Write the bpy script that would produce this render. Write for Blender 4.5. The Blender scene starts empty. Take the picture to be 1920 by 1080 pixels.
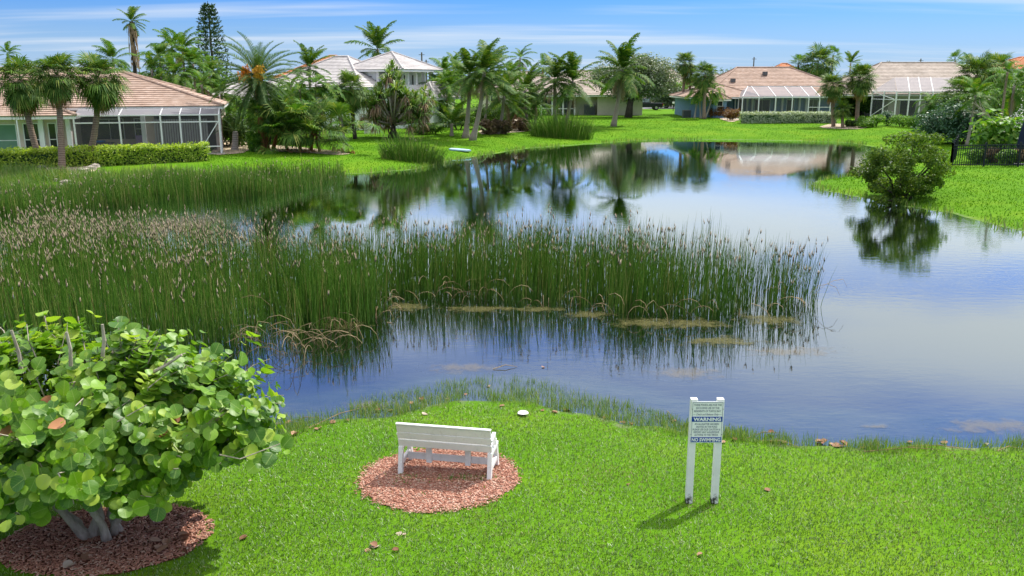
import bpy, math, random
import numpy as np
from mathutils import Vector, Matrix

random.seed(7)
rng = np.random.default_rng(11)
R = math.radians
scene = bpy.context.scene
col = scene.collection

# ------------------------------------------------------------------ camera
CAMZ, PITCH, F = 5.8, R(13.7), 1600.0
cam = bpy.data.cameras.new('camera')
cam.sensor_width = 36.0
cam.lens = F / 1920 * 36
cam.clip_start = 0.1
cam.clip_end = 6000
camo = bpy.data.objects.new('camera', cam)
camo.location = (0, 0, CAMZ)
camo.rotation_euler = (R(90) - PITCH, 0, 0)
col.objects.link(camo)
scene.camera = camo

# ------------------------------------------------------------------ sun, sky, exposure
SUN_EL, SUN_AZ = R(54), R(47)            # azimuth clockwise from +Y (the viewing direction)
sun = bpy.data.lights.new('sun', 'SUN')
sun.energy = 3.1
sun.angle = R(0.55)
sun.color = (1.0, 0.955, 0.88)
suno = bpy.data.objects.new('sun', sun)
suno.rotation_euler = (R(90) - SUN_EL, 0, -SUN_AZ + math.pi)
suno.rotation_euler = Vector((math.sin(SUN_AZ) * math.cos(SUN_EL), math.cos(SUN_AZ) * math.cos(SUN_EL), math.sin(SUN_EL))).to_track_quat('Z', 'Y').to_euler()
col.objects.link(suno)

world = bpy.data.worlds.new('World')
scene.world = world
world.use_nodes = True
wn = world.node_tree
wn.nodes.clear()


def wnode(t, **kw):
    n = wn.nodes.new(t)
    for k, v in kw.items():
        setattr(n, k, v)
    return n


def wmath(op, a, b=None, c=None, clamp=False):
    n = wn.nodes.new('ShaderNodeMath')
    n.operation = op
    n.use_clamp = clamp
    for i, v in enumerate((a, b, c)):
        if v is None:
            continue
        if isinstance(v, (int, float)):
            n.inputs[i].default_value = v
        else:
            wn.links.new(v, n.inputs[i])
    return n.outputs[0]


sky = wnode('ShaderNodeTexSky', sky_type='NISHITA', sun_disc=False)
sky.sun_elevation = SUN_EL
sky.sun_rotation = SUN_AZ
sky.altitude = 0
sky.air_density = 1.0
sky.dust_density = 0.6
sky.ozone_density = 2.5
hsv = wnode('ShaderNodeHueSaturation')
hsv.inputs['Saturation'].default_value = 1.2
wn.links.new(sky.outputs[0], hsv.inputs['Color'])
tint = wnode('ShaderNodeMix', data_type='RGBA', blend_type='MULTIPLY')
tint.inputs[0].default_value = 1.0
tint.inputs[7].default_value = (0.165, 0.355, 0.74, 1)
wn.links.new(hsv.outputs[0], tint.inputs[6])
tc = wnode('ShaderNodeTexCoord')
sep = wnode('ShaderNodeSeparateXYZ')
wn.links.new(tc.outputs['Generated'], sep.inputs[0])
zc = wmath('MAXIMUM', sep.outputs[2], 0.0)
den = wmath('ADD', zc, 0.06)
comb = wnode('ShaderNodeCombineXYZ')
wn.links.new(wmath('DIVIDE', sep.outputs[0], den), comb.inputs[0])
wn.links.new(wmath('DIVIDE', sep.outputs[1], den), comb.inputs[1])


def wnoise(scale, detail, rough, vec, mscale=(1, 1, 1), loc=(0, 0, 0), rot=0.0):
    mp = wnode('ShaderNodeMapping')
    mp.inputs['Scale'].default_value = mscale
    mp.inputs['Location'].default_value = loc
    mp.inputs['Rotation'].default_value = (0, 0, rot)
    wn.links.new(vec, mp.inputs[0])
    n = wnode('ShaderNodeTexNoise')
    n.inputs['Scale'].default_value = scale
    n.inputs['Detail'].default_value = detail
    n.inputs['Roughness'].default_value = rough
    wn.links.new(mp.outputs[0], n.inputs['Vector'])
    return n.outputs[0]


def wramp(v, a, b):
    n = wnode('ShaderNodeMapRange', interpolation_type='SMOOTHSTEP')
    n.inputs[1].default_value = a
    n.inputs[2].default_value = b
    wn.links.new(v, n.inputs[0])
    return n.outputs[0]


# high thin streaks, a broken white cloud deck, pale air near the horizon
streak = wramp(wnoise(1.0, 4, 0.55, comb.outputs[0], (0.16, 0.62, 1), (3.1, 1.7, 0), R(-7)), 0.46, 0.72)
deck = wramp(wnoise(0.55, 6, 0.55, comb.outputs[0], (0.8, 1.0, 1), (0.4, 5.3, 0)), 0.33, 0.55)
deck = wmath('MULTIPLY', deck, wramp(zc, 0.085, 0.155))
deck = wmath('MULTIPLY', deck, wmath('SUBTRACT', 1.0, wmath('MULTIPLY', wmath('SUBTRACT', wramp(zc, 0.24, 0.36), wramp(zc, 0.45, 0.75)), 0.62)))  # cover thins at mid height, raised again overhead for added fill
low = wmath('SUBTRACT', 1.0, wramp(zc, 0.0, 0.10))


def wmix(f, a, c):
    n = wnode('ShaderNodeMix', data_type='RGBA')
    wn.links.new(f, n.inputs[0])
    wn.links.new(a, n.inputs[6])
    n.inputs[7].default_value = (*c, 1)
    return n.outputs[2]


skyc = wmix(wmath('MULTIPLY', low, 0.70), tint.outputs[2], (2.6, 3.45, 4.7))
skyc = wmix(wmath('MULTIPLY', streak, 0.62), skyc, (4.3, 4.55, 4.8))
cloud = wnode('ShaderNodeMix', data_type='RGBA')          # unseen overhead clouds made brighter to add fill in the shade
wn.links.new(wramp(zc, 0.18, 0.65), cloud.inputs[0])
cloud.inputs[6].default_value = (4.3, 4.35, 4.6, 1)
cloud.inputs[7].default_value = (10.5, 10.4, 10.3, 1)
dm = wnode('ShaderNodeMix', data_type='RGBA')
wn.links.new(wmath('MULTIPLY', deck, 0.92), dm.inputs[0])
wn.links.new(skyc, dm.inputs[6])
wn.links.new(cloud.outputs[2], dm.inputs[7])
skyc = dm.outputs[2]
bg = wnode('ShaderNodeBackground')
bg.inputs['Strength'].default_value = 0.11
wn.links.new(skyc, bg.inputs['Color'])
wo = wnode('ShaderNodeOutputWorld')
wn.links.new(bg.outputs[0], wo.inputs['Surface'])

vs = scene.view_settings
vs.view_transform = 'Standard'
vs.look = 'None'
vs.exposure = 0.92
vs.gamma = 1.0
scene.cycles.use_denoising = True
scene.cycles.max_bounces = 8
scene.cycles.transparent_max_bounces = 24
scene.cycles.sample_clamp_indirect = 6.0
scene.cycles.caustics_reflective = False
scene.cycles.caustics_refractive = False

# ------------------------------------------------------------------ picture <-> place
SP, CP = math.sin(PITCH), math.cos(PITCH)


def ray(px, py):
    x, u = (px - 960) / F, (540 - py) / F
    return x, CP + u * SP, -SP + u * CP


def W(px, py, z=0.0):
    x, y, dz = ray(px, py)
    t = (z - CAMZ) / dz
    return (x * t, y * t)


def A(px, py, Y):
    x, y, dz = ray(px, py)
    t = Y / y
    return Vector((x * t, Y, CAMZ + dz * t))


POND_PX = [(-700, 880), (-150, 885), (100, 872), (300, 850), (480, 823), (600, 799), (740, 774), (850, 757), (960, 753),
           (1060, 769), (1160, 791), (1280, 816), (1400, 827), (1550, 838), (1700, 843), (1920, 840), (2100, 842), (2700, 800),
           (2500, 560), (2100, 472), (1920, 432), (1850, 416), (1770, 397), (1700, 387), (1640, 374), (1560, 360), (1522, 348),
           (1540, 338), (1600, 331), (1660, 322), (1690, 305), (1670, 286), (1640, 275), (1590, 267), (1500, 264),
           (1400, 262), (1300, 261), (1200, 263), (1120, 269), (1060, 273), (1000, 277), (940, 286), (880, 295), (830, 304),
           (780, 317), (720, 322), (650, 326), (560, 331), (440, 338), (300, 345), (100, 352), (-150, 362), (-500, 378), (-900, 560)]
POND = np.array([W(*p) for p in POND_PX])


def pond_dist(x, y):
    """signed distance to the pond edge, negative in the water"""
    x = np.asarray(x, float); y = np.asarray(y, float)
    shp = x.shape
    p = np.stack([x.ravel(), y.ravel()], 1)
    best = np.full(len(p), 1e18)
    inside = np.zeros(len(p), bool)
    n = len(POND)
    for i in range(n):
        a, b = POND[i], POND[(i + 1) % n]
        ab = b - a
        t = np.clip(((p - a) @ ab) / (ab @ ab), 0, 1)
        q = p - a - t[:, None] * ab
        best = np.minimum(best, (q * q).sum(1))
        c = ((a[1] > p[:, 1]) != (b[1] > p[:, 1]))
        with np.errstate(divide='ignore', invalid='ignore'):
            xi = (b[0] - a[0]) * (p[:, 1] - a[1]) / (b[1] - a[1]) + a[0]
        inside ^= c & (p[:, 0] < xi)
    d = np.sqrt(best)
    return np.where(inside, -d, d).reshape(shp)


def sstep(a, b, v):
    t = np.clip((v - a) / (b - a), 0, 1)
    return t * t * (3 - 2 * t)


def gz(x, y):
    x = np.asarray(x, float); y = np.asarray(y, float)
    d = pond_dist(x, y)
    d = d + 0.10 * np.sin(x * 1.9 + 0.6 * y) + 0.07 * np.sin(x * 4.3 - y * 2.1)
    top = 0.36 + 0.55 * sstep(24, 55, y) + 0.15 * sstep(80, 120, y)
    out = top * (1 - np.exp(-np.maximum(d, 0) * 0.16 / top))
    out = out + 0.02 * np.sin(x * 0.7) * np.sin(y * 0.55) * sstep(0.3, 2.0, d)
    dd = np.maximum(-d, 0)
    inn = -0.07 * dd - 0.20 * np.maximum(dd - 1.6, 0)
    return np.where(d > 0, out + 0.004, np.maximum(inn, -1.6))


def gz1(x, y):
    return float(gz(np.array([x]), np.array([y]))[0])


def G(px, py):
    z = 0.4
    for _ in range(7):
        x, y = W(px, py, z)
        z = gz1(x, y)
    return Vector((x, y, z))


# ------------------------------------------------------------------ materials
def mat(name):
    m = bpy.data.materials.new(name)
    m.use_nodes = True
    nt = m.node_tree
    nt.nodes.clear()
    out = nt.nodes.new('ShaderNodeOutputMaterial')
    return m, nt, out


class NT:
    def __init__(s, nt):
        s.nt = nt

    def n(s, t, **kw):
        n = s.nt.nodes.new(t)
        for k, v in kw.items():
            setattr(n, k, v)
        return n

    def l(s, a, b):
        s.nt.links.new(a, b)

    def noise(s, vec, scale, detail=3, rough=0.55, out=0):
        n = s.n('ShaderNodeTexNoise')
        n.inputs['Scale'].default_value = scale
        n.inputs['Detail'].default_value = detail
        n.inputs['Roughness'].default_value = rough
        if vec is not None:
            s.l(vec, n.inputs['Vector'])
        return n.outputs[out]

    def rng(s, v, a, b, c=0.0, d=1.0):
        n = s.n('ShaderNodeMapRange')
        for i, q in enumerate((a, b, c, d)):
            n.inputs[i + 1].default_value = q
        s.l(v, n.inputs[0])
        return n.outputs[0]

    def mix(s, fac, a, b, mode='MIX'):
        n = s.n('ShaderNodeMix', data_type='RGBA', blend_type=mode)
        for i, v in ((0, fac), (6, a), (7, b)):
            if isinstance(v, (int, float)):
                n.inputs[i].default_value = v
            elif isinstance(v, tuple):
                n.inputs[i].default_value = (*v, 1)
            else:
                s.l(v, n.inputs[i])
        return n.outputs[2]

    def math(s, op, a, b=None):
        n = s.n('ShaderNodeMath', operation=op)
        for i, v in enumerate((a, b)):
            if v is None:
                continue
            if isinstance(v, (int, float)):
                n.inputs[i].default_value = v
            else:
                s.l(v, n.inputs[i])
        return n.outputs[0]

    def ramp(s, v, stops):
        n = s.n('ShaderNodeValToRGB')
        e = n.color_ramp.elements
        while len(e) < len(stops):
            e.new(0.5)
        for i, (p, c) in enumerate(stops):
            e[i].position = p
            e[i].color = (*c, 1)
        s.l(v, n.inputs[0])
        return n.outputs[0]

    def pos(s):
        return s.n('ShaderNodeNewGeometry').outputs['Position']

    def objco(s):
        return s.n('ShaderNodeTexCoord').outputs['Object']

    def bump(s, h, strength=0.3, dist=0.02):
        n = s.n('ShaderNodeBump')
        n.inputs['Strength'].default_value = strength
        n.inputs['Distance'].default_value = dist
        s.l(h, n.inputs['Height'])
        return n.outputs[0]

    def prin(s, color, rough=0.6, spec=0.4, normal=None, metal=0.0):
        b = s.n('ShaderNodeBsdfPrincipled')
        if isinstance(color, tuple):
            b.inputs['Base Color'].default_value = (*color, 1)
        else:
            s.l(color, b.inputs['Base Color'])
        if isinstance(rough, (int, float)):
            b.inputs['Roughness'].default_value = rough
        else:
            s.l(rough, b.inputs['Roughness'])
        b.inputs['Specular IOR Level'].default_value = spec
        b.inputs['Metallic'].default_value = metal
        if normal is not None:
            s.l(normal, b.inputs['Normal'])
        return b.outputs[0]


def leaf_mat(name, c0, c1, c2=None, trans=0.35, rough=0.45, spec=0.35, island=True, veins=False, tcol=None):
    """leaves: colour varies from leaf to leaf and slowly over the plant; some light passes through"""
    m, nt, out = mat(name)
    t = NT(nt)
    g = t.n('ShaderNodeNewGeometry')
    oi = t.n('ShaderNodeObjectInfo')
    r = t.math('FRACT', t.math('ADD', g.outputs['Random Per Island'], oi.outputs['Random'])) if island else oi.outputs['Random']
    stops = [(0.0, c0), (0.75, c1)] + ([(0.97, c2)] if c2 else [])
    c = t.ramp(r, stops)
    big = t.noise(g.outputs['Position'], 0.8, 2)
    c = t.mix(t.rng(big, 0.3, 0.7, 0, 0.40), c, c0)
    if veins:
        uv = t.n('ShaderNodeUVMap').outputs[0]
        sp = t.n('ShaderNodeSeparateXYZ')
        t.l(uv, sp.inputs[0])
        au = t.math('ABSOLUTE', t.math('SUBTRACT', sp.outputs[0], 0.5))
        mid = t.math('LESS_THAN', au, 0.022)
        st = t.math('FRACT', t.math('MULTIPLY', t.math('SUBTRACT', sp.outputs[1], t.math('MULTIPLY', au, 0.8)), 5.0))
        sv = t.math('LESS_THAN', st, 0.09)
        v = t.math('MAXIMUM', mid, t.math('MULTIPLY', sv, 0.5))
        c = t.mix(t.math('MULTIPLY', v, 0.55), c, (0.34, 0.46, 0.12))
    p = t.prin(c, rough, spec)
    tr = t.n('ShaderNodeBsdfTranslucent')
    tcn = t.mix(1.0, c, tcol or (1.5, 1.45, 0.6), 'MULTIPLY')
    t.l(tcn, tr.inputs[0])
    mx = t.n('ShaderNodeMixShader')
    mx.inputs[0].default_value = trans
    t.l(p, mx.inputs[1]); t.l(tr.outputs[0], mx.inputs[2])
    t.l(mx.outputs[0], out.inputs[0])
    return m


def plain_mat(name, c, rough=0.6, spec=0.4, var=0.12, scale=3.0, bump=0.0, bscale=40.0, metal=0.0, dirt=None):
    m, nt, out = mat(name)
    t = NT(nt)
    pos = t.pos()
    nz = t.noise(pos, scale, 4)
    cc = t.mix(t.rng(nz, 0.3, 0.7), tuple(x * (1 - var) for x in c), tuple(min(1, x * (1 + var)) for x in c))
    if dirt:
        cc = t.mix(t.rng(t.noise(pos, scale * 2.7, 5, 0.65), 0.55, 0.75, 0, 0.7), cc, dirt)
    nrm = t.bump(t.noise(pos, bscale, 3), bump, 0.02) if bump else None
    t.l(t.prin(cc, rough, spec, nrm, metal), out.inputs[0])
    return m


M = {}
# ---- ground: lawn turf, bare damp soil at the waterline, mud under water
m, nt, out = mat('lawn_turf'); t = NT(nt)
pos = t.pos()
sp = t.n('ShaderNodeSeparateXYZ'); t.l(pos, sp.inputs[0])
n1 = t.noise(pos, 0.35, 4); n2 = t.noise(pos, 22, 4, 0.7); n3 = t.noise(pos, 2.5, 3)
c = t.ramp(n1, [(0.3, (0.068, 0.18, 0.005)), (0.5, (0.10, 0.235, 0.007)), (0.72, (0.155, 0.27, 0.012))])
c = t.mix(t.rng(n2, 0.35, 0.7, 0, 0.6), c, (0.06, 0.14, 0.01))
c = t.mix(t.rng(n3, 0.6, 0.8, 0, 0.35), c, (0.20, 0.30, 0.05))
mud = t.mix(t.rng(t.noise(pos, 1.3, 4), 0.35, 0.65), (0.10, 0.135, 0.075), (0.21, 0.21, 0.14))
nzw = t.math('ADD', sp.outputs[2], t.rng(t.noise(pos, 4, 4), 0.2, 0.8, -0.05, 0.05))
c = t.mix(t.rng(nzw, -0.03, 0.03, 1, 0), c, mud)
deep = t.mix(t.rng(sp.outputs[2], -0.7, -0.12, 1, 0), c, (0.012, 0.014, 0.008))  # light lost in deep water is put into the bed colour
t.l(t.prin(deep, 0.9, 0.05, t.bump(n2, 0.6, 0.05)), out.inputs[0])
M['lawn'] = m

# ---- water
m, nt, out = mat('pond_water'); t = NT(nt)
pos = t.pos()
mp = t.n('ShaderNodeMapping'); mp.inputs['Scale'].default_value = (0.7, 1.6, 1); t.l(pos, mp.inputs[0])
w1 = t.noise(mp.outputs[0], 2.6, 3, 0.5)
w2 = t.noise(mp.outputs[0], 9.0, 2, 0.5)
calm = t.rng(t.noise(pos, 0.09, 2), 0.40, 0.62, 0.15, 1.0)
h = t.math('MULTIPLY', t.math('ADD', t.math('MULTIPLY', w1, 1.0), t.math('MULTIPLY', w2, 0.35)), calm)
nrm = t.bump(h, 0.065, 0.05)
gl = t.n('ShaderNodeBsdfGlossy'); gl.inputs['Roughness'].default_value = 0.015; t.l(nrm, gl.inputs['Normal'])
gl.inputs[0].default_value = (0.88, 0.98, 0.96, 1)
tr = t.n('ShaderNodeBsdfTransparent'); tr.inputs[0].default_value = (0.62, 0.70, 0.60, 1)
fr = t.n('ShaderNodeFresnel'); fr.inputs['IOR'].default_value = 1.65; t.l(nrm, fr.inputs['Normal'])
fac = t.rng(fr.outputs[0], 0.0, 0.5, 0.12, 0.93)
mx = t.n('ShaderNodeMixShader'); t.l(fac, mx.inputs[0]); t.l(tr.outputs[0], mx.inputs[1]); t.l(gl.outputs[0], mx.inputs[2])
t.l(mx.outputs[0], out.inputs[0])
M['water'] = m

M['grass'] = leaf_mat('grass_blade', (0.052, 0.130, 0.016), (0.170, 0.300, 0.042), (0.46, 0.54, 0.32), trans=0.36, rough=0.42, spec=0.5)
M['far_grass'] = leaf_mat('far_grass_tuft', (0.050, 0.150, 0.003), (0.105, 0.275, 0.005), (0.18, 0.32, 0.012), trans=0.28, rough=0.7, spec=0.1)
M['grass_dull'] = leaf_mat('dull_grass_blade', (0.085, 0.115, 0.020), (0.20, 0.25, 0.055), (0.40, 0.36, 0.20), trans=0.25, rough=0.5)
M['shore_grass'] = leaf_mat('shore_grass', (0.085, 0.18, 0.03), (0.19, 0.31, 0.065), (0.33, 0.31, 0.15), trans=0.35)
M['reed'] = leaf_mat('reed_stem', (0.060, 0.165, 0.014), (0.150, 0.310, 0.032), (0.38, 0.36, 0.13), trans=0.34, rough=0.5)
M['reed_seed'] = leaf_mat('reed_seed_head', (0.26, 0.21, 0.135), (0.42, 0.355, 0.255), trans=0.2, rough=0.8, spec=0.1, tcol=(1.1, 1, 0.9))
M['reed_dry'] = leaf_mat('dry_reed', (0.24, 0.17, 0.085), (0.42, 0.33, 0.19), trans=0.15, rough=0.7, spec=0.2, tcol=(1.1, 1, 0.8))
M['seagrape'] = leaf_mat('sea_grape_leaf', (0.050, 0.150, 0.013), (0.235, 0.43, 0.022), (0.44, 0.56, 0.07), trans=0.38, rough=0.44, spec=0.5, veins=True)
M['seagrape_dry'] = leaf_mat('dry_sea_grape_leaf', (0.22, 0.075, 0.03), (0.42, 0.20, 0.09), trans=0.2, rough=0.6, tcol=(1.1, 1, 0.8))
M['litter'] = leaf_mat('fallen_leaf', (0.22, 0.10, 0.055), (0.46, 0.28, 0.18), (0.52, 0.44, 0.36), trans=0.1, rough=0.7, island=False, tcol=(1, 1, 1))
M['sabal'] = leaf_mat('fan_palm_leaf', (0.036, 0.100, 0.016), (0.125, 0.225, 0.032), (0.28, 0.31, 0.07), trans=0.25, rough=0.6, spec=0.18)
M['coco'] = leaf_mat('coconut_frond', (0.030, 0.090, 0.012), (0.095, 0.195, 0.022), (0.24, 0.28, 0.06), trans=0.26, rough=0.6, spec=0.18)
M['datep'] = leaf_mat('date_palm_frond', (0.034, 0.090, 0.022), (0.090, 0.175, 0.042), (0.17, 0.23, 0.06), trans=0.25, rough=0.6, spec=0.18)
M['queen'] = leaf_mat('feather_palm_frond', (0.034, 0.105, 0.011), (0.10, 0.23, 0.020), (0.24, 0.29, 0.05), trans=0.28, rough=0.6, spec=0.18)
M['dead'] = leaf_mat('dead_frond', (0.22, 0.145, 0.085), (0.38, 0.27, 0.17), (0.42, 0.34, 0.26), trans=0.15, rough=0.8, spec=0.1, tcol=(1.1, 1, 0.8))
M['dead_fan'] = leaf_mat('dead_fan_leaf', (0.26, 0.13, 0.055), (0.46, 0.27, 0.13), (0.50, 0.40, 0.26), trans=0.3, rough=0.8, spec=0.1, tcol=(1.1, 1, 0.8))
M['pandan'] = leaf_mat('screw_pine_leaf', (0.065, 0.145, 0.03), (0.17, 0.29, 0.055), (0.32, 0.34, 0.13), trans=0.32)
M['bush_dark'] = leaf_mat('dark_bush_leaf', (0.028, 0.080, 0.014), (0.085, 0.165, 0.022), (0.17, 0.26, 0.04), trans=0.33)
M['bush_olive'] = leaf_mat('olive_bush_leaf', (0.040, 0.100, 0.012), (0.125, 0.215, 0.022), (0.23, 0.32, 0.045), trans=0.38, spec=0.15)
M['bush_mid'] = leaf_mat('green_bush_leaf', (0.055, 0.155, 0.014), (0.155, 0.33, 0.030), (0.28, 0.40, 0.06), trans=0.38)
M['bush_blue'] = leaf_mat('blue_green_bush_leaf', (0.028, 0.085, 0.045), (0.075, 0.165, 0.085), (0.15, 0.25, 0.13), trans=0.25)
M['hedge_lime'] = leaf_mat('lime_hedge_leaf', (0.17, 0.28, 0.022), (0.40, 0.54, 0.05), (0.60, 0.66, 0.14), trans=0.42)
M['hedge_silver'] = leaf_mat('silver_hedge_leaf', (0.22, 0.29, 0.19), (0.42, 0.50, 0.37), (0.60, 0.63, 0.55), trans=0.3)
M['silver_tree'] = leaf_mat('grey_green_tree_leaf', (0.085, 0.13, 0.065), (0.20, 0.26, 0.14), (0.34, 0.38, 0.26), trans=0.22)
M['pine'] = leaf_mat('pine_needle', (0.018, 0.055, 0.018), (0.050, 0.105, 0.030), (0.09, 0.15, 0.04), trans=0.12)
M['forest'] = leaf_mat('far_wood_leaf', (0.035, 0.075, 0.035), (0.085, 0.14, 0.055), trans=0.2)
M['croton'] = leaf_mat('red_shrub_leaf', (0.10, 0.025, 0.012), (0.22, 0.12, 0.02), (0.30, 0.22, 0.04), trans=0.25)
M['drygrass'] = leaf_mat('brown_grass_clump', (0.13, 0.08, 0.045), (0.24, 0.18, 0.08), trans=0.2, tcol=(1, 1, 0.9))
M['fruit'] = leaf_mat('date_fruit_stalk', (0.65, 0.20, 0.015), (0.80, 0.36, 0.03), trans=0.2, tcol=(1, 1, 0.7))
M['fruit2'] = leaf_mat('yellow_date_stalk', (0.70, 0.36, 0.02), (0.80, 0.50, 0.06), trans=0.2, tcol=(1, 1, 0.7))
M['flower'] = leaf_mat('white_blossom', (0.7, 0.68, 0.66), (0.85, 0.82, 0.80), trans=0.3, tcol=(1, 1, 1))


def bark_mat(name, c0, c1, rings=0.0, scale=9.0):
    m, nt, out = mat(name)
    t = NT(nt)
    pos = t.pos()
    mp = t.n('ShaderNodeMapping'); mp.inputs['Scale'].default_value = (1, 1, 0.35 if not rings else 1)
    t.l(pos, mp.inputs[0])
    nz = t.noise(mp.outputs[0], scale, 5, 0.65)
    v = nz
    if rings:
        w = t.n('ShaderNodeTexWave', wave_type='BANDS', bands_direction='Z')
        w.inputs['Scale'].default_value = rings
        w.inputs['Distortion'].default_value = 1.5
        t.l(pos, w.inputs[0])
        v = t.math('ADD', t.math('MULTIPLY', nz, 0.6), t.math('MULTIPLY', w.outputs[1], 0.4))
    c = t.ramp(v, [(0.28, c0), (0.68, c1)])
    t.l(t.prin(c, 0.9, 0.1, t.bump(v, 0.8, 0.03)), out.inputs[0])
    return m


M['sabal_trunk'] = bark_mat('sabal_trunk', (0.15, 0.10, 0.07), (0.34, 0.26, 0.20), 3.0)
M['coco_trunk'] = bark_mat('coconut_trunk', (0.20, 0.165, 0.135), (0.42, 0.36, 0.30), 4.0)
M['bottle_trunk'] = bark_mat('bottle_palm_trunk', (0.28, 0.25, 0.22), (0.46, 0.42, 0.37), 2.0)
M['fiber_trunk'] = bark_mat('fibrous_trunk', (0.12, 0.055, 0.025), (0.36, 0.17, 0.07), 0, 14)
M['dark_trunk'] = bark_mat('dark_trunk', (0.03, 0.025, 0.02), (0.09, 0.075, 0.06), 0)
M['grey_trunk'] = bark_mat('pale_trunk', (0.22, 0.18, 0.14), (0.50, 0.44, 0.37), 0, 12)
M['mulch_red'] = leaf_mat('red_mulch_chip', (0.25, 0.10, 0.065), (0.50, 0.275, 0.20), (0.62, 0.47, 0.37), trans=0.0, rough=0.9, spec=0.1)
M['mulch_bed'] = plain_mat('mulch_soil', (0.40, 0.21, 0.155), 0.95, 0.05, 0.35, 18, 0.6)
M['mulch_brown'] = leaf_mat('brown_mulch_chip', (0.27, 0.12, 0.085), (0.50, 0.26, 0.18), (0.58, 0.42, 0.32), trans=0.0, rough=0.9, spec=0.1)
M['mulch_dark'] = plain_mat('dark_mulch_soil', (0.13, 0.055, 0.036), 0.95, 0.05, 0.35, 14, 0.6)
M['sand'] = plain_mat('sandy_soil', (0.46, 0.37, 0.27), 0.95, 0.05, 0.2, 2.5, 0.4, 12)
M['rock'] = plain_mat('edging_rock', (0.36, 0.32, 0.27), 0.95, 0.1, 0.35, 5, 0.8, 14)
M['white_resin'] = plain_mat('white_resin', (0.80, 0.80, 0.78), 0.45, 0.4, 0.04, 5, 0.08, 60, dirt=(0.62, 0.61, 0.56))
M['white_frame'] = plain_mat('white_aluminium', (0.78, 0.78, 0.77), 0.4, 0.4, 0.03, 4)
M['sign_white'] = plain_mat('sign_white', (0.86, 0.86, 0.87), 0.4, 0.4, 0.02, 5)
M['sign_blue'] = plain_mat('sign_blue', (0.008, 0.045, 0.34), 0.4, 0.4, 0.05, 8)
M['sign_ink'] = plain_mat('sign_ink', (0.10, 0.11, 0.20), 0.5, 0.3, 0.05, 8)
M['screw'] = plain_mat('screw_steel', (0.20, 0.20, 0.21), 0.5, 0.4, 0.1, 8)

m, nt, out = mat('painted_post'); t = NT(nt)
oc = t.objco(); sp = t.n('ShaderNodeSeparateXYZ'); t.l(oc, sp.inputs[0])
nz = t.noise(oc, 9, 4, 0.65)
edge = t.math('ADD', sp.outputs[2], t.rng(nz, 0.3, 0.7, -0.09, 0.09))
c = t.mix(t.rng(t.noise(oc, 3, 3), 0.3, 0.7), (0.70, 0.70, 0.68), (0.82, 0.82, 0.81))
c = t.mix(t.rng(edge, 0.03, 0.08, 1, 0), c, (0.03, 0.027, 0.022))
c = t.mix(t.math('MULTIPLY', t.math('GREATER_THAN', nz, 0.66), t.rng(sp.outputs[2], 0.15, 0.5, 1, 0)), c, (0.05, 0.045, 0.04))
t.l(t.prin(c, 0.6, 0.3, t.bump(t.noise(oc, 30, 3), 0.15, 0.01)), out.inputs[0])
M['post'] = m


def roof_mat(name, c0, c1, c2):
    m, nt, out = mat(name)
    t = NT(nt)
    oc = t.objco()
    mp = t.n('ShaderNodeMapping'); mp.inputs['Scale'].default_value = (1, 1, 2.2); t.l(oc, mp.inputs[0])
    br = t.noise(mp.outputs[0], 2.2, 3, 0.6)
    c = t.ramp(br, [(0.3, c0), (0.5, c1), (0.72, c2)])
    c = t.mix(t.rng(t.noise(oc, 0.5, 4), 0.4, 0.7, 0, 0.35), c, tuple(x * 0.6 for x in c0))
    t.l(t.prin(c, 0.85, 0.15, t.bump(t.noise(oc, 12, 3), 0.3, 0.03)), out.inputs[0])
    return m


M['roof_pink'] = roof_mat('pinkish_roof_tile', (0.31, 0.215, 0.165), (0.41, 0.295, 0.23), (0.49, 0.38, 0.315))
M['roof_grey'] = roof_mat('pale_grey_roof_tile', (0.42, 0.39, 0.375), (0.53, 0.50, 0.485), (0.60, 0.575, 0.56))
M['roof_tan'] = roof_mat('tan_roof_tile', (0.33, 0.275, 0.23), (0.42, 0.36, 0.305), (0.50, 0.43, 0.375))
M['roof_red'] = roof_mat('terracotta_roof_tile', (0.46, 0.16, 0.08), (0.55, 0.23, 0.12), (0.60, 0.31, 0.18))
M['roof_white'] = roof_mat('white_flat_roof', (0.62, 0.62, 0.62), (0.70, 0.70, 0.70), (0.76, 0.76, 0.76))
M['wall_cream'] = plain_mat('cream_stucco', (0.58, 0.53, 0.44), 0.9, 0.1, 0.08, 2, 0.2, 25)
M['wall_beige'] = plain_mat('beige_stucco', (0.64, 0.53, 0.46), 0.9, 0.1, 0.08, 2, 0.2, 25)
M['wall_mint'] = plain_mat('pale_mint_stucco', (0.80, 0.84, 0.81), 0.9, 0.1, 0.06, 2, 0.2, 25)
M['wall_blue'] = plain_mat('blue_stucco', (0.19, 0.31, 0.45), 0.9, 0.1, 0.08, 2, 0.2, 25)
M['wall_tan'] = plain_mat('tan_stucco', (0.52, 0.42, 0.31), 0.9, 0.1, 0.08, 2, 0.2, 25)
M['green_shade'] = plain_mat('green_shade_cloth', (0.16, 0.28, 0.20), 0.9, 0.1, 0.08, 2)
M['blind'] = plain_mat('pale_blind', (0.50, 0.49, 0.47), 0.8, 0.2, 0.05, 3)
M['interior'] = plain_mat('shade_painted_wall', (0.16, 0.13, 0.11), 0.9, 0.1, 0.2, 2)  # porch shade is put into this dark wall colour
M['glass'] = plain_mat('dark_window_glass', (0.025, 0.03, 0.036), 0.08, 0.6, 0.2, 1)
M['concrete'] = plain_mat('pale_concrete', (0.42, 0.40, 0.37), 0.9, 0.1, 0.12, 2, 0.2)
M['asphalt'] = plain_mat('grey_asphalt', (0.16, 0.16, 0.17), 0.9, 0.1, 0.1, 2, 0.2)
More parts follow.
